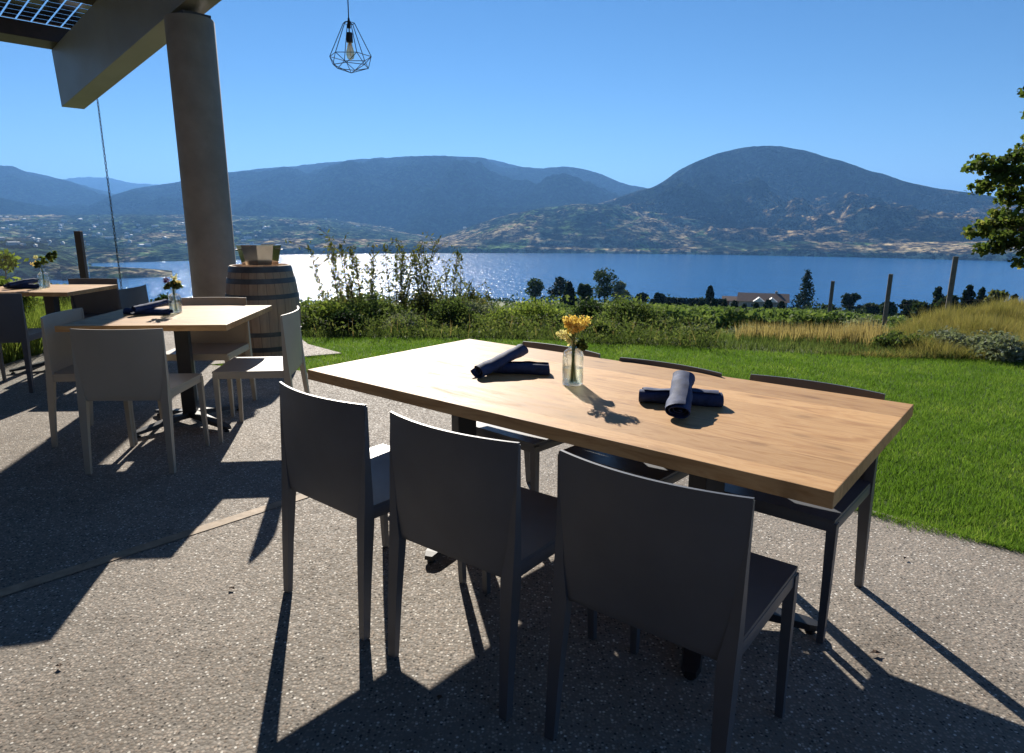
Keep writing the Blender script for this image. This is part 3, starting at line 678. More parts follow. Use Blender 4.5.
# individually recognisable trees   px, r, base drop, width, height
TR = [
 (535, 215, 8.5, 8.0, 'round', 'l_far', 'rounded grey-green tree at the left of the lakeside group'),
 (560, 225, 9.0, 9.3, 'round', 'l_conifer', 'dark bushy tree second from the left against the lake'),
 (604, 190, 10.0, 10.6, 'round', 'l_far', 'large dark tree in the middle against the lake'),
 (621, 185, 5.5, 7.0, 'round', 'l_grey', 'smaller greyish tree touching the large dark tree'),
 (569, 120, 3.4, 4.6, 'conifer', 'l_conifer', 'blue-green pointed conifer in front of the lakeside group'),
 (585, 130, 3.4, 4.6, 'round', 'l_far', 'low tree between the pointed conifer and large dark tree'),
 (641, 205, 4.5, 3.6, 'round', 'l_conifer', 'small dark tree right of the large lakeside tree'),
 (659, 215, 4.6, 3.8, 'round', 'l_conifer', 'small round dark tree left of the long hedge'),
 (709, 205, 2.3, 6.2, 'column', 'l_conifer', 'narrow dark columnar tree standing above the hedge'),
 (804, 228, 8.0, 12.0, 'conifer', 'l_conifer', 'tall dark conifer right of the house'),
 (851, 200, 5.6, 5.6, 'round', 'l_conifer', 'compact round dark tree right of the tall conifer'),
 (828, 190, 4.0, 2.2, 'round', 'l_far', 'low bush right of the tall conifer'),
 (872, 175, 6.0, 3.0, 'round', 'l_far', 'spreading low green tree right of the round tree'),
 (912, 120, 4.5, 3.6, 'round', 'l_conifer', 'dark low tree at the left of the right-hand group'),
 (922, 105, 3.8, 3.0, 'round', 'l_far', 'dark green tree beside the second fence post'),
 (936, 110, 2.8, 5.2, 'conifer', 'l_conifer', 'pointed conifer at the left of the right-hand tree group'),
 (947, 108, 3.2, 4.6, 'round', 'l_far', 'dark tree left of the tall fence post'),
 (966, 112, 3.2, 5.6, 'conifer', 'l_conifer', 'pointed conifer right of the tall fence post'),
 (979, 110, 2.6, 5.2, 'conifer', 'l_conifer', 'slender conifer in the middle of the right-hand group'),
 (999, 104, 4.4, 5.0, 'round', 'l_shoot', 'rusty brown-green tree at the right of the group'),
 (1012, 112, 2.6, 4.6, 'conifer', 'l_conifer', 'conifer closing the right-hand group'),
 (888, 150, 3.8, 3.4, 'round', 'l_far', 'rounded tree between the first fence posts'),
]
for px, r, w, h, kd, mt, lab in TR:
    tree('conifer_tree' if kd == 'conifer' else 'tree', lab, ground_at(px, r), w, h, kd, M[mt], 1500, .42+r*.0013)
# scrub band at the plateau rim, too many to count
xs_ = rng.uniform(-70, 175, 40000); ys_ = rng.uniform(90, 300, 40000); r_ = np.hypot(xs_, ys_); a_ = np.degrees(np.arctan2(xs_, ys_))
lump = np.array([mnoise.noise(Vector((x/9, y/16, 3))) for x, y in zip(xs_, ys_)])
k = (r_ > 170) & (r_ < 275) & (a_ > -18) & (a_ < 44) & (lump > .12) & ~((a_ > 11) & (a_ < 23) & (r_ < 245)); xs_, ys_, lump = xs_[k], ys_[k], lump[k]
P = np.stack([xs_, ys_, ground_z(xs_, ys_)+rng.random(len(xs_))*lump*6.5], -1)
V, Fx = leaves(P, .8, .8); tag(link('scrub', np_mesh('scrub', V, Fx, M['l_far'])), 'low scrub and orchard trees along the rim above the lake', 'scrub', kind='stuff')
xs_ = rng.uniform(-25, 60, 260000); ys_ = 12+98*rng.random(260000)**1.7; r_ = np.hypot(xs_, ys_); a_ = np.degrees(np.arctan2(xs_, ys_))
lump = np.array([mnoise.noise(Vector((x/3.2, y/5, 8))) for x, y in zip(xs_, ys_)])
k = (r_ > 14) & (r_ < 110) & (((a_ > -19) & (a_ < 9)) | ((a_ > 26) & (a_ < 42) & (r_ > 45))) & (lump > .05); xs_, ys_, lump = xs_[k], ys_[k], lump[k]
P = np.stack([xs_, ys_, ground_z(xs_, ys_)+rng.random(len(xs_))*np.clip(lump, 0, .45)*2.4], -1)
V, Fx = leaves(P, .05+.0036*np.hypot(xs_, ys_), .7); tag(link('slope_scrub', np_mesh('slope_scrub', V, Fx, M['l_mid'])), 'dense green scrub covering the slope below the border shrubs', 'scrub', kind='stuff')

# house
def house():
    loc = ground_at(762, 232); t_ = empty('house', (loc[0], loc[1], loc[2]), -az_of(760)); tag(t_, 'low pale house with wide brown roof beside the tall conifer', 'house')
    wallm = m_simple('cream_wall', (.42, .36, .30), .8); roofm = m_simple('brown_shingle', (.13, .085, .07), .9, var=.3, nscale=2); glassm = m_simple('window_dark', (.04, .05, .06), .15); trim = m_simple('white_trim', (.7, .68, .64), .6)
    w, d_, h = 14.5, 9, 2.5
    mb = MB(); mb.box((0, 0, h/2-.6), (w, d_, h+1.2)); mb.build('wall', wallm, t_)
    def gable(mb, cx, y0, y1, w, z0, rise, along):
        hw = w/2
        if along == 'x': pts = lambda s: [(cx-hw, y0, z0), (cx+hw, y0, z0), (cx+hw*.98, (y0+y1)/2, z0+rise), (cx-hw*.98, (y0+y1)/2, z0+rise), (cx-hw, y1, z0), (cx+hw, y1, z0)]
        p = [mb.b.verts.new(q) for q in pts(0)]
        mb.b.faces.new((p[0], p[1], p[2], p[3])); mb.b.faces.new((p[3], p[2], p[5], p[4])); mb.b.faces.new((p[0], p[3], p[4])); mb.b.faces.new((p[1], p[5], p[2])); mb.b.faces.new((p[0], p[4], p[5], p[1]))
    mb = MB(); gable(mb, 0, -d_/2-.6, d_/2+.6, w+1.4, h+.02, 2.3, 'x')
    rf = mb.build('roof', roofm, t_)
    for cx in (-1.2, 2.6):
        mb = MB(); z0 = h+.05
        p = [mb.b.verts.new(q) for q in ((cx-1.7, -d_/2-1.2, z0), (cx+1.7, -d_/2-1.2, z0), (cx, -d_/2-1.2, z0+1.3), (cx-1.7, -d_/2+1.9, z0+.6), (cx+1.7, -d_/2+1.9, z0+.6), (cx, -d_/2+2.2, z0+1.3))]
        for f in ((0, 1, 2), (0, 2, 5, 3), (1, 4, 5, 2), (3, 5, 4), (0, 3, 4, 1)): mb.b.faces.new([p[i] for i in f])
        mb.build('gable', trim, rf)
    mb = MB(); mb.box((3.9, .6, h+2.5), (.7, .7, 1.1)); mb.build('chimney', wallm, rf)
    for cx in (-5.3, -2.8, .7, 4.9): 
        mb = MB(); mb.box((cx, -d_/2-.03, 1.35), (1.5, .06, 1.2)); f = mb.build('window', trim, t_)
        mb = MB(); mb.box((cx, -d_/2-.08, 1.35), (1.3, .05, 1.0)); mb.build('pane', glassm, f)
    mb = MB(); mb.box((2.6, -d_/2-.04, 1.05), (1.0, .08, 2.1)); mb.build('door', roofm, t_)
    # garage to the left
    loc2 = ground_at(733, 236); g = empty('garage', loc2, -az_of(733)); tag(g, 'small reddish outbuilding left of the house', 'garage')
    mb = MB(); mb.box((0, 0, 1.0), (7.0, 6, 2.6)); mb.build('wall', m_simple('red_wall', (.22, .12, .09), .8), g)
    mb = MB(); gable(mb, 0, -3.4, 3.4, 7.8, 2.32, 1.2, 'x'); mb.build('roof', roofm, g)
    mb = MB(); mb.box((0, -3.04, 1.1), (2.6, .08, 2.0)); mb.build('door', trim, g)
house()
loc = ground_at(690, 226); n = 2600; q = rng.random(n)
e = empty('hedge', loc, -az_of(695)); tag(e, 'long dark clipped hedge left of the house', 'hedge')
P = np.stack([(q-.5)*22, rng.normal(size=n)*.5, .1+rng.random(n)*2.3], -1); V, Fx = leaves(P, .7, .8); link('foliage', np_mesh('foliage', V, Fx, M['l_conifer']), e)
mb = MB(); mb.box((0, 0, .4), (21.8, .5, 1.2)); mb.build('branches', M['bark'], e)

# deer fence with its posts
PO = [(746, 309, 333, 33), (833, 281, 318, 41), (891, 274, 314, 37), (956, 256.5, 312, 33), (1040, 240, 320, 30)]
fe = empty('wire_fence', (0, 0, 0)); tag(fe, 'tall wire fence on round wooden posts along the vineyard', 'fence'); tops = []
for px, y0, y1, r in PO:
    T = Vector(at_r(px, y0, r)); zb = gz(T.x, T.y)-.3; mb = MB(); mb.tube([(T.x-.03, T.y, zb), (T.x, T.y, T.z)], [.11, .10], 8); mb.build('post', M['post'], fe, True); tops.append((T, zb+.3))
mb = MB()
for (A, za), (B, zb) in zip(tops[1:-1], tops[2:]):
    for q in (.25, .5, .75, .97):
        mb.tube([(A.x, A.y, za+(A.z-za)*q), (B.x, B.y, zb+(B.z-zb)*q)], .0012, 4)
mb.build('wire', M['post'], fe)

# ------------------------------------------------------------ far town: pale house specks
def speck_house(i):
    w = random.uniform(9, 20); b = bmesh.new(); me = bpy.data.meshes.new('far_house')
    return w
fm_w = m_simple('far_wall', (.6, .57, .52), .8); proto = None
def far_house_mesh():
    mb = MB(); mb.box((0, 0, 2.2), (14, 9, 5.4)); v = [mb.b.verts.new(p) for p in ((-7.5, -5, 4.92), (7.5, -5, 4.92), (7.5, 5, 4.92), (-7.5, 5, 4.92), (-7.2, 0, 7.4), (7.2, 0, 7.4))]
    for f in ((0, 1, 5, 4), (2, 3, 4, 5), (0, 4, 3), (1, 2, 5), (0, 3, 2, 1)): mb.b.faces.new([v[k] for k in f])
    return mb.mesh('far_house', fm_w)
fmesh = far_house_mesh(); dg = bpy.context.evaluated_depsgraph_get(); bpy.context.view_layer.update(); dg = bpy.context.evaluated_depsgraph_get()
cnt = 0
for k in range(900):
    if cnt >= 150: break
    px = random.choice([random.uniform(0, 230), random.uniform(0, 480), random.uniform(-10, 300)]); py = random.uniform(217, 247)
    d = Vector(ray(px, py)).normalized()
    hit, loc, nrm, fi, ob, _ = S.ray_cast(dg, Vector((0, 0, EYE))+d*600, d)
    if ob is not None and ob.name == 'haze':
        hit, loc, nrm, fi, ob, _ = S.ray_cast(dg, loc+d*.5, d)
    if hit and ob.name in ('valley_floor', 'shore_terrace', 'left_shore_land', 'foothill') and nrm.z > .8:
        c = link('far_house', fmesh, None, loc, random.uniform(0, 3)); s_ = random.uniform(.6, 1.5); c.scale = (s_*random.uniform(.8, 1.6), s_, s_)
        tag(c, 'tiny pale building among the trees of the town across the lake', 'building', 'buildings of the town across the lake'); cnt += 1
print('far houses', cnt)

# ------------------------------------------------------------ canopy: column, beam, purlins, solar panel
cx, cy = -3.52, 8.0; az, inc = R(-48.2), R(7.5)
bd = Vector((math.sin(az)*math.cos(inc), math.cos(az)*math.cos(inc), -math.sin(inc))); bs = Vector((math.cos(az), -math.sin(az), 0)); bn = bs.cross(bd)
can = empty('canopy', (cx, cy, 0)); tag(can, 'steel canopy with deep sloping beam, solar panels and one round concrete column', 'canopy')
mb = MB(); mb.lathe([(0, -.2), (.252, -.2), (.252, 3.475), (.244, 3.49), (0, 3.49)], 48); col = mb.build('column', M['concrete'], can, True)
mb = MB(); mb.box((0, 0, 3.507), (.30, .40, .03), Matrix.Rotation(-az, 3, 'Z'), .004); mb.build('cap_plate', M['dkmetal'], can)
Mx = Matrix((bs, bd, bn)).transposed().to_4x4(); Mx.translation = Vector((0, 0, 3.566))
BW, BH, TE = .30, .81, 4.234
mb = MB(); mb.box((.01, (TE-9)/2, BH/2), (BW, TE+9, BH), None, .006, Mx); mb.build('beam', M['beam'], can)
def pur(y, w=.34, h=.22):
    mb = MB(); mb.box((-4.2, y, BH+h/2+.004), (9.1, w, h), None, .004, Mx); mb.build('purlin', M['purlin'], can)
PY = (TE-.17, TE-2.05, TE-3.9, TE-5.8, TE-7.7, TE-9.6, TE-11.5, TE-13.4)  # canopy extended further out of view to cut ambient sky light
for y in PY: pur(y)
for a_, b_ in zip(PY[:-1], PY[1:]):
    mb = MB(); y0, y1 = b_+.10, a_-.10; x = -8.6
    while x < -.02:
        y = y0+.01
        while y < y1-.08:
            w_ = min(.15, y1-y); mb.box((x+.075, y+w_/2, BH+.235), (.158, w_-.010, .006), None, 0, Mx); y += .162
        x += .182
    mb.build('solar_panel', M['pv'], can)
mb = MB(); mb.tube([Mx @ Vector((.19, -8.9, -.0)), Mx @ Vector((.19, -8.9, 0))+Vector((0, 0, -4.6))], .25, 24); mb.build('column', M['concrete'], can, True)
# lamp bracket off the beam (above the picture)
lampx, lampy = -1.06, 4.75
bld = empty('added_shade_building', (0, 0, 0)); tag(bld, 'added brown building with large windows, unseen behind the camera, blocking sky light', 'building')  # unseen building added behind the camera to darken ambient light on the shaded sides
Bm = Matrix.Rotation(-az, 4, 'Z'); Bm.translation = Vector((-5.0, -2.4, 0))     # local y runs along the beam
mb = MB(); mb.box((-3.0, -4, 2.0), (6.0, 30, 4.6), None, 0, Bm); mb.build('wall', m_simple('shade_building_brown', (.13, .085, .055), .8, var=.2), bld)
mb = MB(); mb.box((-3.0, -4, 4.42), (6.8, 31, .22), None, 0, Bm); mb.build('roof', M['purlin'], bld)
for k in range(7):
    mb = MB(); mb.box((.02, 8.0-4*k, 1.55), (.08, 2.6, 2.5), None, 0, Bm); f_ = mb.build('window', M['dkmetal'], bld)
    mb = MB(); mb.box((.07, 8.0-4*k, 1.55), (.03, 2.4, 2.3), None, 0, Bm); mb.build('pane', m_simple('shade_building_glass', (.02, .025, .03), .06), f_)
# rain chain from the beam end
cp = Mx @ Vector((.08, TE-.42, 0))+Vector((cx, cy, 0)); 
cpt = at_r(97.5, 100, math.hypot(cp.x, cp.y))
ch = empty('rain_chain', (cpt[0], cpt[1], 0)); tag(ch, 'thin rain chain hanging from the low end of the big beam', 'chain')
mb = MB(); zt = cpt[2]+.02; z = zt; i = 0
while z > .05:
    pts = []; 
    for j in range(9):
        a_ = 2*PI*j/8; u_ = math.cos(a_)*.014; w_ = math.sin(a_)*.034
        pts.append((u_ if i % 2 else 0, 0 if i % 2 else u_, z-.034+w_))
    mb.tube(pts, .0045, 5, cap=False); z -= .052; i += 1
mb.build('chain_links', M['dkmetal'], ch)

# glass railing at the left
rl = empty('glass_railing', (-4.95, 7.6, 0)); tag(rl, 'glass railing with a slim bronze post behind the leftmost tables', 'railing')
p = at_r(82, 256, 8.95); base = Vector((p[0], p[1], 0)); mb = MB()
tp = at_r(78, 231, math.hypot(base.x, base.y)); mb.box((tp[0]+4.95, tp[1]-7.6, tp[2]/2-.15), (.07, .05, tp[2]+.3), None, .004); mb.build('post', M['dkmetal'], rl)
mb = MB(); mb.box((tp[0]-2.6+4.95, tp[1]-7.6, tp[2]/2-.15), (.07, .05, tp[2]+.3), None, .004); mb.build('post', M['dkmetal'], rl)
gx = at_r(117, 240, math.hypot(base.x, base.y))
for x0, x1 in ((tp[0]-2.5, tp[0]-.06), (tp[0]+.06, tp[0]+.48)):
    mb = MB(); mb.box(((x0+x1)/2+4.95, tp[1]-7.6, .62), (x1-x0, .012, 1.1)); mb.build('glass_panel', M['pane'], rl)

# ------------------------------------------------------------ chairs
def make_chair(mat, label, group):
    root = empty('dining_chair'); tag(root, label, 'chair', group)
    W2 = .235; SZ = .452
    # seat with downturned edge
    mb = MB(); nx, ny = 14, 12; A = []; B = []
    for i in range(ny+1):
        v = i/ny; y = -.205+.450*v; ra, rb = [], []
        for j in range(nx+1):
            u = j/nx*2-1; hw = W2-.004+(0 if v < .8 else 0); x = u*hw
            dish = -.008*(1-u*u)*(1-(2*v-1)**2)
            ra.append((x, y, SZ+dish)); rb.append((x, y, SZ-.012+dish))
        A.append(ra); B.append(rb)
    mb.grid_solid(A, B)
    for sx in (-1, 1): mb.box((sx*(W2-.009), .018, SZ-.028), (.014, .434, .036), None, .003)
    mb.box((0, .236, SZ-.028), (.455, .014, .036), None, .003); mb.box((0, -.197, SZ-.03), (.44, .014, .04), None, .003)
    mb.build('seat', mat, root, True, sharp=30)
    # curved back panel
    mb = MB(); nu, nv = 20, 14; A = []; B = []
    for i in range(nv+1):
        v = i/nv; ra, rb = [], []
        for j in range(nu+1):
            u = j/nu*2-1; zb = .405+.022*(1-u*u)-.0; z = zb+(.792-zb)*v
            hw = .234+.004*v; yc = -.200+.010*v-(.010+.030*v)*(1-abs(u)**2.0)
            th = .0042
            ra.append((u*hw, yc-th, z)); rb.append((u*hw, yc+th, z))
        A.append(ra); B.append(rb)
    mb.grid_solid(A, B)
    mb.build('backrest', mat, root, True, sharp=40)
    # legs
    for sx in (-1, 1):
        mb = MB(); prof = [(0.0, .021, .235, .015), (.20, .026, .222, .019), (.405, .032, .205, .024), (.50, .020, .200, .018), (.64, .011, .196, .012), (.785, .005, .190, .006)]
        rings = []
        for z, w, y, dp in prof:
            xo = sx*(.238 if z < .41 else .2385); xi = xo-sx*w*1.32
            rings.append([mb.b.verts.new(q) for q in ((xo, -y-dp*.5, z), (xi, -y-dp*.5+(.002), z), (xi, -y+dp*.9, z), (xo, -y+dp*1.2, z))])
        for a, b in zip(rings[:-1], rings[1:]):
            for j in range(4): mb.b.faces.new((a[j], a[(j+1) % 4], b[(j+1) % 4], b[j]))
        mb.b.faces.new(rings[0]); mb.b.faces.new(rings[-1][::-1])
        mb.build('leg', mat, root)
        mb = MB(); rings = []
        for z, w, y in ((0, .021, .244), (.2, .025, .240), (.436, .030, .2425)):
            xo = sx*.237; xi = xo-sx*w; yo = y; yi = y-w
            rings.append([mb.b.verts.new(q) for q in ((xo, yo, z), (xi, yo, z), (xi, yi, z), (xo, yi, z))])
        for a, b in zip(rings[:-1], rings[1:]):
            for j in range(4): mb.b.faces.new((a[j], a[(j+1) % 4], b[(j+1) % 4], b[j]))
        mb.b.faces.new(rings[0]); mb.b.faces.new(rings[-1][::-1])
        mb.build('leg', mat, root)
    return root
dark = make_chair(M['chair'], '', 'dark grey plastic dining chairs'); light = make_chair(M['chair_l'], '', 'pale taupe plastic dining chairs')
CH = [
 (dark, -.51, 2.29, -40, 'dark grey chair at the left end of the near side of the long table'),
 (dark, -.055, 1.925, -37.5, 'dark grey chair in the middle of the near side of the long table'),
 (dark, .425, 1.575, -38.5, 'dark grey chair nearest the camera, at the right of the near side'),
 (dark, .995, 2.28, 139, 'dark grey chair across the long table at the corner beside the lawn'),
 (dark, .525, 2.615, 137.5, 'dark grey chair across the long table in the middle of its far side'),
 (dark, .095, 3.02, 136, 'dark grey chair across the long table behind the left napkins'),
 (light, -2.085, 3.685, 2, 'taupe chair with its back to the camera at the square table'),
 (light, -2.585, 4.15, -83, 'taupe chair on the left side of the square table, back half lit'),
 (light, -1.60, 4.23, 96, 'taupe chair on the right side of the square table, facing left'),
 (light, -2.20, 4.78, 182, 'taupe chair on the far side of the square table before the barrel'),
 (dark, -4.11, 5.43, 8, 'dark chair cut by the left picture edge, at the leftmost table'),
 (dark, -4.13, 6.47, 180, 'dark chair on the far side of the leftmost table, facing the camera'),
 (dark, -3.46, 5.80, 93, 'dark chair on the right side of the leftmost table'),
]
used = set()
for pr, x, y, rz, lab in CH:
    if pr.name in used: c = copy_tree(pr)
    else: c = pr; used.add(pr.name)
    c.location = (x, y, 0.002); c.rotation_euler = (0, 0, R(rz)); c['label'] = lab
    if 'across the long table' in lab: c.scale = (1, 1, .957)

# ------------------------------------------------------------ tables
def pedestal(root, loc, rz, colw=.085, span=.36, hgt=.70):
    mb = MB(); mb.box((loc[0], loc[1], hgt/2+.03), (colw, colw, hgt-.05), Matrix.Rotation(rz, 3, 'Z'), .004); mb.build('pedestal', M['black'], root)
    for k in range(4):
        a = rz+PI/4+k*PI/2; dx, dy = math.cos(a), math.sin(a); mb = MB()
        prof = [(0.02, .085, .034), (.12, .078, .034), (.24, .060, .033), (span-.03, .042, .030), (span, .036, .018)]
        rings = []
        for q, zt_, hw in prof:
            zl = zt_-.018-.02*(1-q/span); c = (loc[0]+dx*q, loc[1]+dy*q)
            rings.append([mb.b.verts.new(v) for v in ((c[0]-dy*hw, c[1]+dx*hw, zl), (c[0]+dy*hw, c[1]-dx*hw, zl), (c[0]+dy*hw*.85, c[1]-dx*hw*.85, zt_), (c[0]-dy*hw*.85, c[1]+dx*hw*.85, zt_))])
        for A_, B_ in zip(rings[:-1], rings[1:]):
            for j in range(4): mb.b.faces.new((A_[j], A_[(j+1) % 4], B_[(j+1) % 4], B_[j]))
        mb.b.faces.new(rings[0]); mb.b.faces.new(rings[-1][::-1])
        f = mb.build('foot', M['black'], root)
        mb = MB(); c = (loc[0]+dx*(span-.025), loc[1]+dy*(span-.025)); mb.lathe([(0, .002), (.017, .002), (.017, .009), (.006, .010), (.006, .026), (0, .026)], 12, (c[0], c[1], 0)); mb.build('glide', M['black'], f)
    mb = MB(); mb.box((loc[0], loc[1], hgt+.0), (.42, .10, .008), Matrix.Rotation(rz, 3, 'Z'), .001); mb.build('top_plate', M['black'], root)
def table(name, label, c, rz, lx, ly, mat, peds, prz, th=.040, H=.745, span=.36):
    root = empty(name, (c[0], c[1], 0), rz); tag(root, label, 'table')
    mb = MB(); mb.box((0, 0, H-th/2), (lx, ly, th), None, .0025); mb.build('tabletop', mat, root)
    for p in peds: pedestal(root, p, prz, span=span, hgt=H-th-.006)
    return root
TR_ = math.atan2(-.6338, .7735)
table('long_table', 'long honey-coloured plank table in the foreground, set with napkins and flowers', (.253, 2.454), TR_, 2.043, .985, M['table'], [(-.60, 0), (.52, 0)], R(-24), .042, span=.39)
table('square_table', 'square wooden table among taupe chairs by the barrel', (-2.22, 4.41), R(3.8), .98, .97, M['table_b'], [(0.03, 0)], R(10), .036, span=.40)
table('square_table', 'leftmost wooden table cut by the picture edge, among dark chairs', (-4.33, 6.20), R(0), .97, .76, M['table_b'], [(0.08, 0)], R(0), .036, span=.40)

# ------------------------------------------------------------ napkins
def napkin(label, c, az_deg, tilt=0, length=.235, r=.034, z=.745, seed=0):
    """rolled cloth: a spiral sheet extruded along its length"""
    rg = random.Random(seed); turns = 3.1; n = 74; m_ = 16; A = []; B = []
    ph = rg.uniform(0, 6)
    for i in range(m_+1):
        q = i/m_; x = (q-.5)*length; ra, rb = [], []
        for j in range(n+1):
            f = j/n; a = ph+f*turns*2*PI; rr = .004+(r-.004)*(f**.8)
            bulge = 1+.08*math.sin(a*2+q*5+ph)+.05*math.sin(q*11+a)+.035*math.sin(q*23+a*3+ph)+.05*mnoise.noise(Vector((q*7, math.cos(a)*1.6, math.sin(a)*1.6+ph)))-.05*abs(2*q-1)**3
            xx = x+(.010*math.sin(f*9+ph)*(1 if q > .5 else -1)*abs(2*q-1)**6)+(f-.5)*.012*(2*q-1)
            for th, lst in ((.0013, ra), (-.0010, rb)):
                R_ = (rr+th)*bulge; lst.append((xx, math.cos(a)*R_*1.12, math.sin(a)*R_*.76))
        A.append(ra); B.append(rb)
    mb = MB(); mb.grid_solid(A, B); o = mb.build('napkin_roll', M['napkin'], None, True, sharp=60)
    o.location = (c[0], c[1], z+r*.60+c[2]); o.rotation_mode = 'XYZ'; o.rotation_euler = (0, R(-tilt), R(90-az_deg))
    g = {'long': 'rolled navy napkins on the tables'}; tag(o, label, 'napkin', 'rolled navy napkins on the tables'); return o
def on_t(px, py, dz=0): x, y = on_plane(px, py, .745+dz); return x, y
x, y = on_t(515, 367, .025); napkin('navy napkin roll lying underneath in the left pair on the long table', (x+.012, y, 0), 98, 0, .235, seed=1)
x, y = on_t(505, 362, .04); napkin('navy napkin roll laid slantwise on top in the left pair on the long table', (x-.018, y-.02, .032), 44, 13, .245, seed=2)
x, y = on_t(681, 397, .025); napkin('navy napkin roll lying underneath in the right pair on the long table', (x, y+.01, 0), 101, 0, .25, .037, seed=3)
x, y = on_t(679, 392, .045); napkin('navy napkin roll pointing at the camera on top in the right pair', (x-.006, y-.055, .032), 17, 14, .235, .037, seed=4)
x, y = on_t(148, 311, .02); napkin('navy napkin roll lying underneath on the square table', (x, y, 0), 92, 0, .30, .030, seed=5)
napkin('navy napkin roll lying across on top on the square table, shining in the sun', (x-.0, y+.03, .032), 25, 6, .24, .031, seed=6)
x, y = on_t(22, 286, .02); napkin('navy napkin roll lying underneath on the leftmost table', (x, y, 0), 90, 0, .28, .030, seed=7)
napkin('navy napkin roll on top on the leftmost table, shining in the sun', (x+.01, y+.0, .032), 20, 5, .24, .031, seed=8)

# ------------------------------------------------------------ bottles with flowers
def bottle(px, py, label, flowers, hb=.150, r=.040, seed=0, z=.745):
    x, y = on_plane(px, py, z); root = empty('flower_bottle', (x, y, z+.001)); tag(root, label, 'bottle')
    k = hb/.128
    out = [(0, 0), (r*.92, 0), (r, .004), (r, .090*k), (r*.97, .099*k), (r*.88, .107*k), (r*.70, .113*k), (r*.48, .117*k), (r*.38, .121*k), (r*.36, .126*k), (r*.36, .139*k), (r*.46, .141*k), (r*.46, .148*k)]
    t_ = .0022; inn = [(max(0, q-t_), zz) for q, zz in out[::-1]]; inn[-1] = (0, .006); inn[-2] = (r*.88, .006); inn[-3] = (r-t_, .009)
    mb = MB(); mb.lathe(out+inn, 36); mb.build('glass', M['glass'], root, True, sharp=60)
    mb = MB(); mb.lathe([(0, .0075), (r*.86, .0075), (r-t_-.0006, .011), (r-t_-.0006, .055*k), (0, .055*k)], 36); mb.build('water', M['water_v'], root, True, sharp=60)
    rg = np.random.default_rng(seed)
    for kind, fx, fy, fz, nn, rad, mt in flowers:
        mb = MB(); P = []
        top = Vector((fx, fy, fz))
        mb.tube([(rg.normal()*.006, rg.normal()*.006, .012), (fx*.12, fy*.12, .145*k), (fx*.6, fy*.6, (.15*k+fz)*.5+.01), top], .0016, 5)
        for q in range(nn):
            v = Vector(rg.normal(size=3)).normalized()*rad*rg.uniform(.5, 1.1); v.z *= .8; h_ = top+v
            if q % 3 == 0: mb.tube([top-Vector((0, 0, rad*.8)), h_], .0008, 4)
            for _ in range(9): P.append(tuple(h_+Vector(rg.normal(size=3))*.0045))
        st = mb.build('stem', M['stem'], root)
        V, Fx = leaves(P, .0085 if kind != 'leaf' else .03, .8, .6); link('blossom' if kind != 'leaf' else 'leaves', np_mesh('blossom', V, Fx, mt), st)
fl = []
for i in range(13):
    a = i*2.4; rr = .010+.038*((i*37 % 11)/11); fl.append(('f', math.cos(a)*rr+.004, math.sin(a)*rr, .212+.036*((i*5 % 7)/7), 12, .018, M['yel']))
for i in range(5): fl.append(('f', -.046+.010*i, -.02+.01*i, .20-.010*i, 9, .016, M['cream']))
fl.append(('leaf', .02, .02, .15, 6, .02, M['l_mid']))
bottle(572.5, 384.5, 'clear glass bottle holding yellow dried flowers on the long table', fl, seed=1)
fl2 = [('f', -.045, 0, .215, 14, .018, M['purple']), ('f', -.02, .01, .195, 8, .014, M['purple']), ('f', .015, 0, .235, 14, .02, M['cream']), ('f', .035, 0, .205, 10, .018, M['yel']), ('leaf', .02, .0, .19, 10, .03, M['l_mid']), ('leaf', -.03, .0, .18, 6, .02, M['l_mid'])]
bottle(176, 312.5, 'clear glass bottle with purple and cream flowers on the square table', fl2, hb=.140, seed=2)
fl3 = [('f', -.06, 0, .215, 16, .026, M['yel']), ('f', -.05, .01, .275, 12, .02, M['cream']), ('leaf', .05, 0, .25, 14, .05, M['l_lime']), ('leaf', .11, 0, .29, 14, .05, M['l_mid']), ('leaf', -.02, 0, .21, 8, .03, M['l_mid'])]
bottle(45, 287.5, 'clear glass bottle with yellow flowers and green sprigs on the leftmost table', fl3, hb=.15, r=.045, seed=3)

# ------------------------------------------------------------ barrel and ice tub
def m_stave():
    m, t, o = newmat('oak_staves'); v = coords(t)
    s = t.nodes.new('ShaderNodeSeparateXYZ'); L(t, v, s.inputs[0])
    ang = math_n(t, 'ARCTAN2', s.outputs[1], s.outputs[0]); st = math_n(t, 'MULTIPLY', math_n(t, 'ADD', ang, PI), 26/(2*PI))
    wn = t.nodes.new('ShaderNodeTexWhiteNoise'); wn.noise_dimensions = '1D'; L(t, math_n(t, 'FLOOR', st), wn.inputs['W'])
    c = ramp(t, wn.outputs[0], [(0, (.36, .20, .115)), (.5, (.50, .30, .175)), (1, (.58, .40, .25))])
    g = noise(t, coords(t, scale=(14, 14, 1.5)), 3, 4, .6)
    c = mixc(t, .5, c, ramp(t, g, [(.3, (.24, .14, .085)), (.7, (.48, .33, .21))]))
    fr = math_n(t, 'FRACT', st); seam = ramp(t, fr, [(0, (1, 1, 1)), (.05, (0, 0, 0)), (.95, (0, 0, 0)), (1, (1, 1, 1))])
    c = mixc(t, math_n(t, 'MULTIPLY', seam, .8), c, (.04, .03, .02))
    grey = noise(t, v, 3.5, 4, .6); c = mixc(t, ramp(t, grey, [(.45, (0, 0, 0)), (.75, (.6, .6, .6))]), c, (.26, .23, .20))
    princ(t, o, c, .75, bump(t, g, .3, .003)); return m
bx, by = -2.49, 6.72; HB = .925
def br(z): q = z/HB*2-1; return .352-.062*q*q-.004*q**4
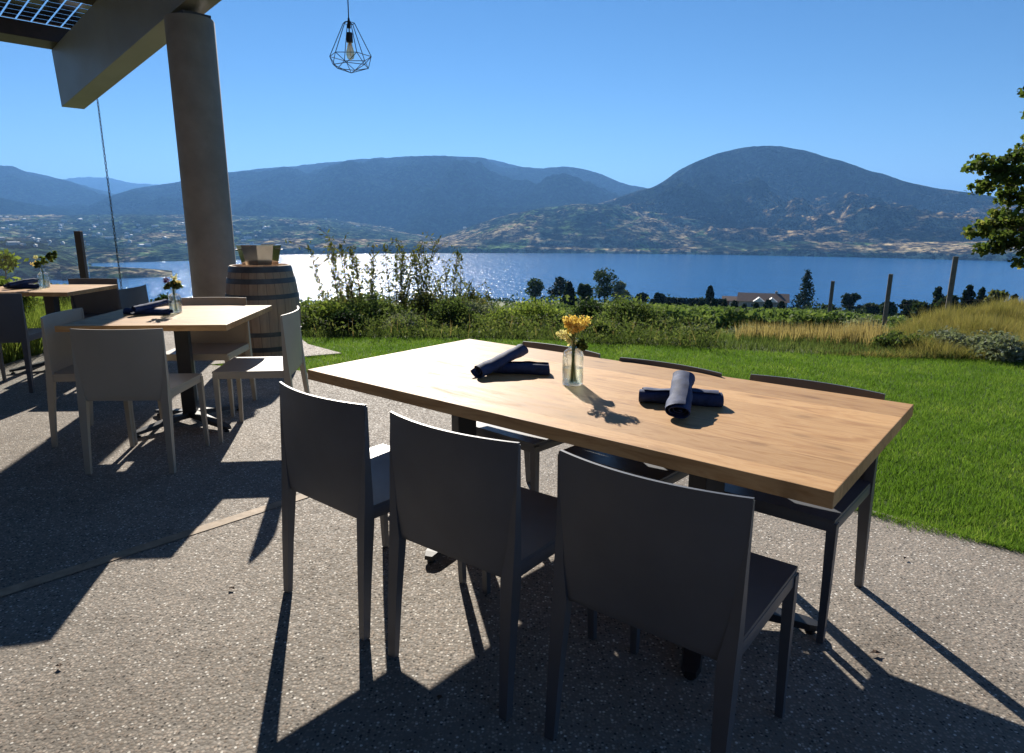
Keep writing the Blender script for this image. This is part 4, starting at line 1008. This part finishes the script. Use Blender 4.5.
ba = empty('wine_barrel', (bx, by, .002), R(20)); tag(ba, 'old oak wine barrel with dark hoops standing by the concrete column', 'barrel')
mb = MB(); prof = [(0, .03), (br(0)-.03, .03), (br(0)-.025, 0), (br(0), 0)]+[(br(z), z) for z in np.linspace(.03, HB-.03, 22)]+[(br(HB), HB), (br(HB)-.025, HB), (br(HB)-.03, HB-.035), (0, HB-.035)]
mb.lathe(prof, 52); mb.build('staves', m_stave(), ba, True)
for zc, hw in ((.028, .026), (.125, .024), (.275, .022), (.635, .022), (.785, .024), (.893, .026)):
    mb = MB(); zs = (zc-hw, zc+hw); mb.lathe([(br(zs[0])-.006, zs[0]), (br(zs[0])+.003, zs[0]), (br(zs[1])+.003, zs[1]), (br(zs[1])-.006, zs[1])], 52, close=True); mb.build('hoop', M['hoop'], ba, True)
tb = empty('ice_tub', (bx+.0, by, HB+.006), R(12)); tag(tb, 'shiny steel ice tub with ridged sides on top of the barrel', 'tub')
mb = MB(); nseg = 8; prof = [(.0, .0, 0), (.170, .0, 0), (.208, .185, 0), (.213, .187, 0), (.213, .193, 0), (.203, .193, 0), (.165, .008, 0), (0, .008, 0)]
mb.lathe([(r_, z_) for r_, z_, _ in prof], nseg)
for v in mb.b.verts: v.co.y *= .72
mb.build('bowl', M['steel'], tb)
for sx in (-1, 1):
    mb = MB(); mb.tube([(sx*.192, -.05, .14), (sx*.212, -.045, .145), (sx*.218, 0, .145), (sx*.212, .045, .145), (sx*.192, .05, .14)], .005, 8); mb.build('handle', M['dkmetal'], tb, True)

# ------------------------------------------------------------ pendant lamp
def pendant():
    z0 = 2.296; root = empty('pendant_lamp', (lampx, lampy, z0)); tag(root, 'wire cage pendant lamp hanging against the sky', 'lamp')
    H = .300; n = 6; rt, zt_ = .036, H; rw, zw = .136, .100; rl_, zl = .118, .040
    T = [Vector((math.cos(2*PI*k/n)*rt, math.sin(2*PI*k/n)*rt, zt_)) for k in range(n)]
    Wd = [Vector((math.cos(2*PI*k/n)*rw, math.sin(2*PI*k/n)*rw, zw)) for k in range(n)]
    Lw = [Vector((math.cos(2*PI*(k+.5)/n)*rl_, math.sin(2*PI*(k+.5)/n)*rl_, zl)) for k in range(n)]
    Bt = Vector((0, 0, 0)); mb = MB(); w = .0023
    for k in range(n):
        mb.tube([T[k], T[(k+1) % n]], w, 5); mb.tube([Wd[k], Wd[(k+1) % n]], w, 5)
        mb.tube([T[k], Wd[k]], w*1.15, 5); mb.tube([Wd[k], Lw[k]], w, 5); mb.tube([Wd[(k+1) % n], Lw[k]], w, 5)
        mb.tube([Lw[k], Lw[(k+1) % n]], w, 5); mb.tube([Lw[k], Bt], w, 5); mb.tube([T[k], (0, 0, H+.012)], w, 5)
    mb.build('cage', M['wire'], root)
    mb = MB(); mb.lathe([(0, H+.03), (.006, H+.03), (.010, H-.0), (.012, H-.03), (0, H-.03)], 14); mb.tube([(0, 0, H-.02), (0, 0, H-.06)], .004, 6)
    mb.lathe([(0, H-.055), (.019, H-.057), (.021, H-.065), (.021, H-.115), (0, H-.116)], 16); mb.build('socket', M['black'], root, True)
    mb = MB(); mb.lathe([(0, H-.112), (.013, H-.114), (.016, H-.135), (.025, H-.168), (.027, H-.19), (.02, H-.212), (0, H-.222)], 20); mb.build('bulb', M['bulb'], root, True)
    mb = MB()
    for k in range(4): a = k*PI/2; mb.tube([(math.cos(a)*.003, math.sin(a)*.003, H-.118), (math.cos(a)*.013, math.sin(a)*.013, H-.150), (math.cos(a)*.010, math.sin(a)*.010, H-.198)], .0016, 4)
    mb.build('filament', M['brass'], root)
    mb = MB(); mb.tube([(0, 0, H+.02), (.004, 0, .9), (-.02, .01, 2.28)], .0035, 6); mb.build('cord', M['black'], root)
pendant()

# ------------------------------------------------------------ small debris on the patio
lm = m_simple('dead_leaf', (.10, .06, .035), .8, var=.4, nscale=60)
for k, (px, py, sz_, lab) in enumerate(((875, 655, .020, 'small dark dead leaf on the sunlit patio at the right'), (440, 700, .014, 'tiny brown leaf scrap on the patio in front of the middle chair'), (232, 590, .016, 'small brown leaf scrap beside the pale joint strip'), (905, 560, .012, 'tiny leaf scrap on the patio near the lawn edge'), (60, 668, .015, 'small leaf scrap on the patio at the lower left'))):
    x, y = on_plane(px, py, 0); mb = MB(); a0 = k*1.3
    vs = [mb.b.verts.new((math.cos(a0+q*PI/4)*sz_*(1, .5, .8, .45)[q % 4], math.sin(a0+q*PI/4)*sz_*(.9, .5, .7, .5)[q % 4], .004+.006*((q*3) % 4)/4)) for q in range(8)]
    c0 = mb.b.verts.new((0, 0, .003))
    for q in range(8): mb.b.faces.new((c0, vs[q], vs[(q+1) % 8]))
    tag(mb.build('fallen_leaf', lm, None, loc=(x, y, .004)), lab, 'leaf')
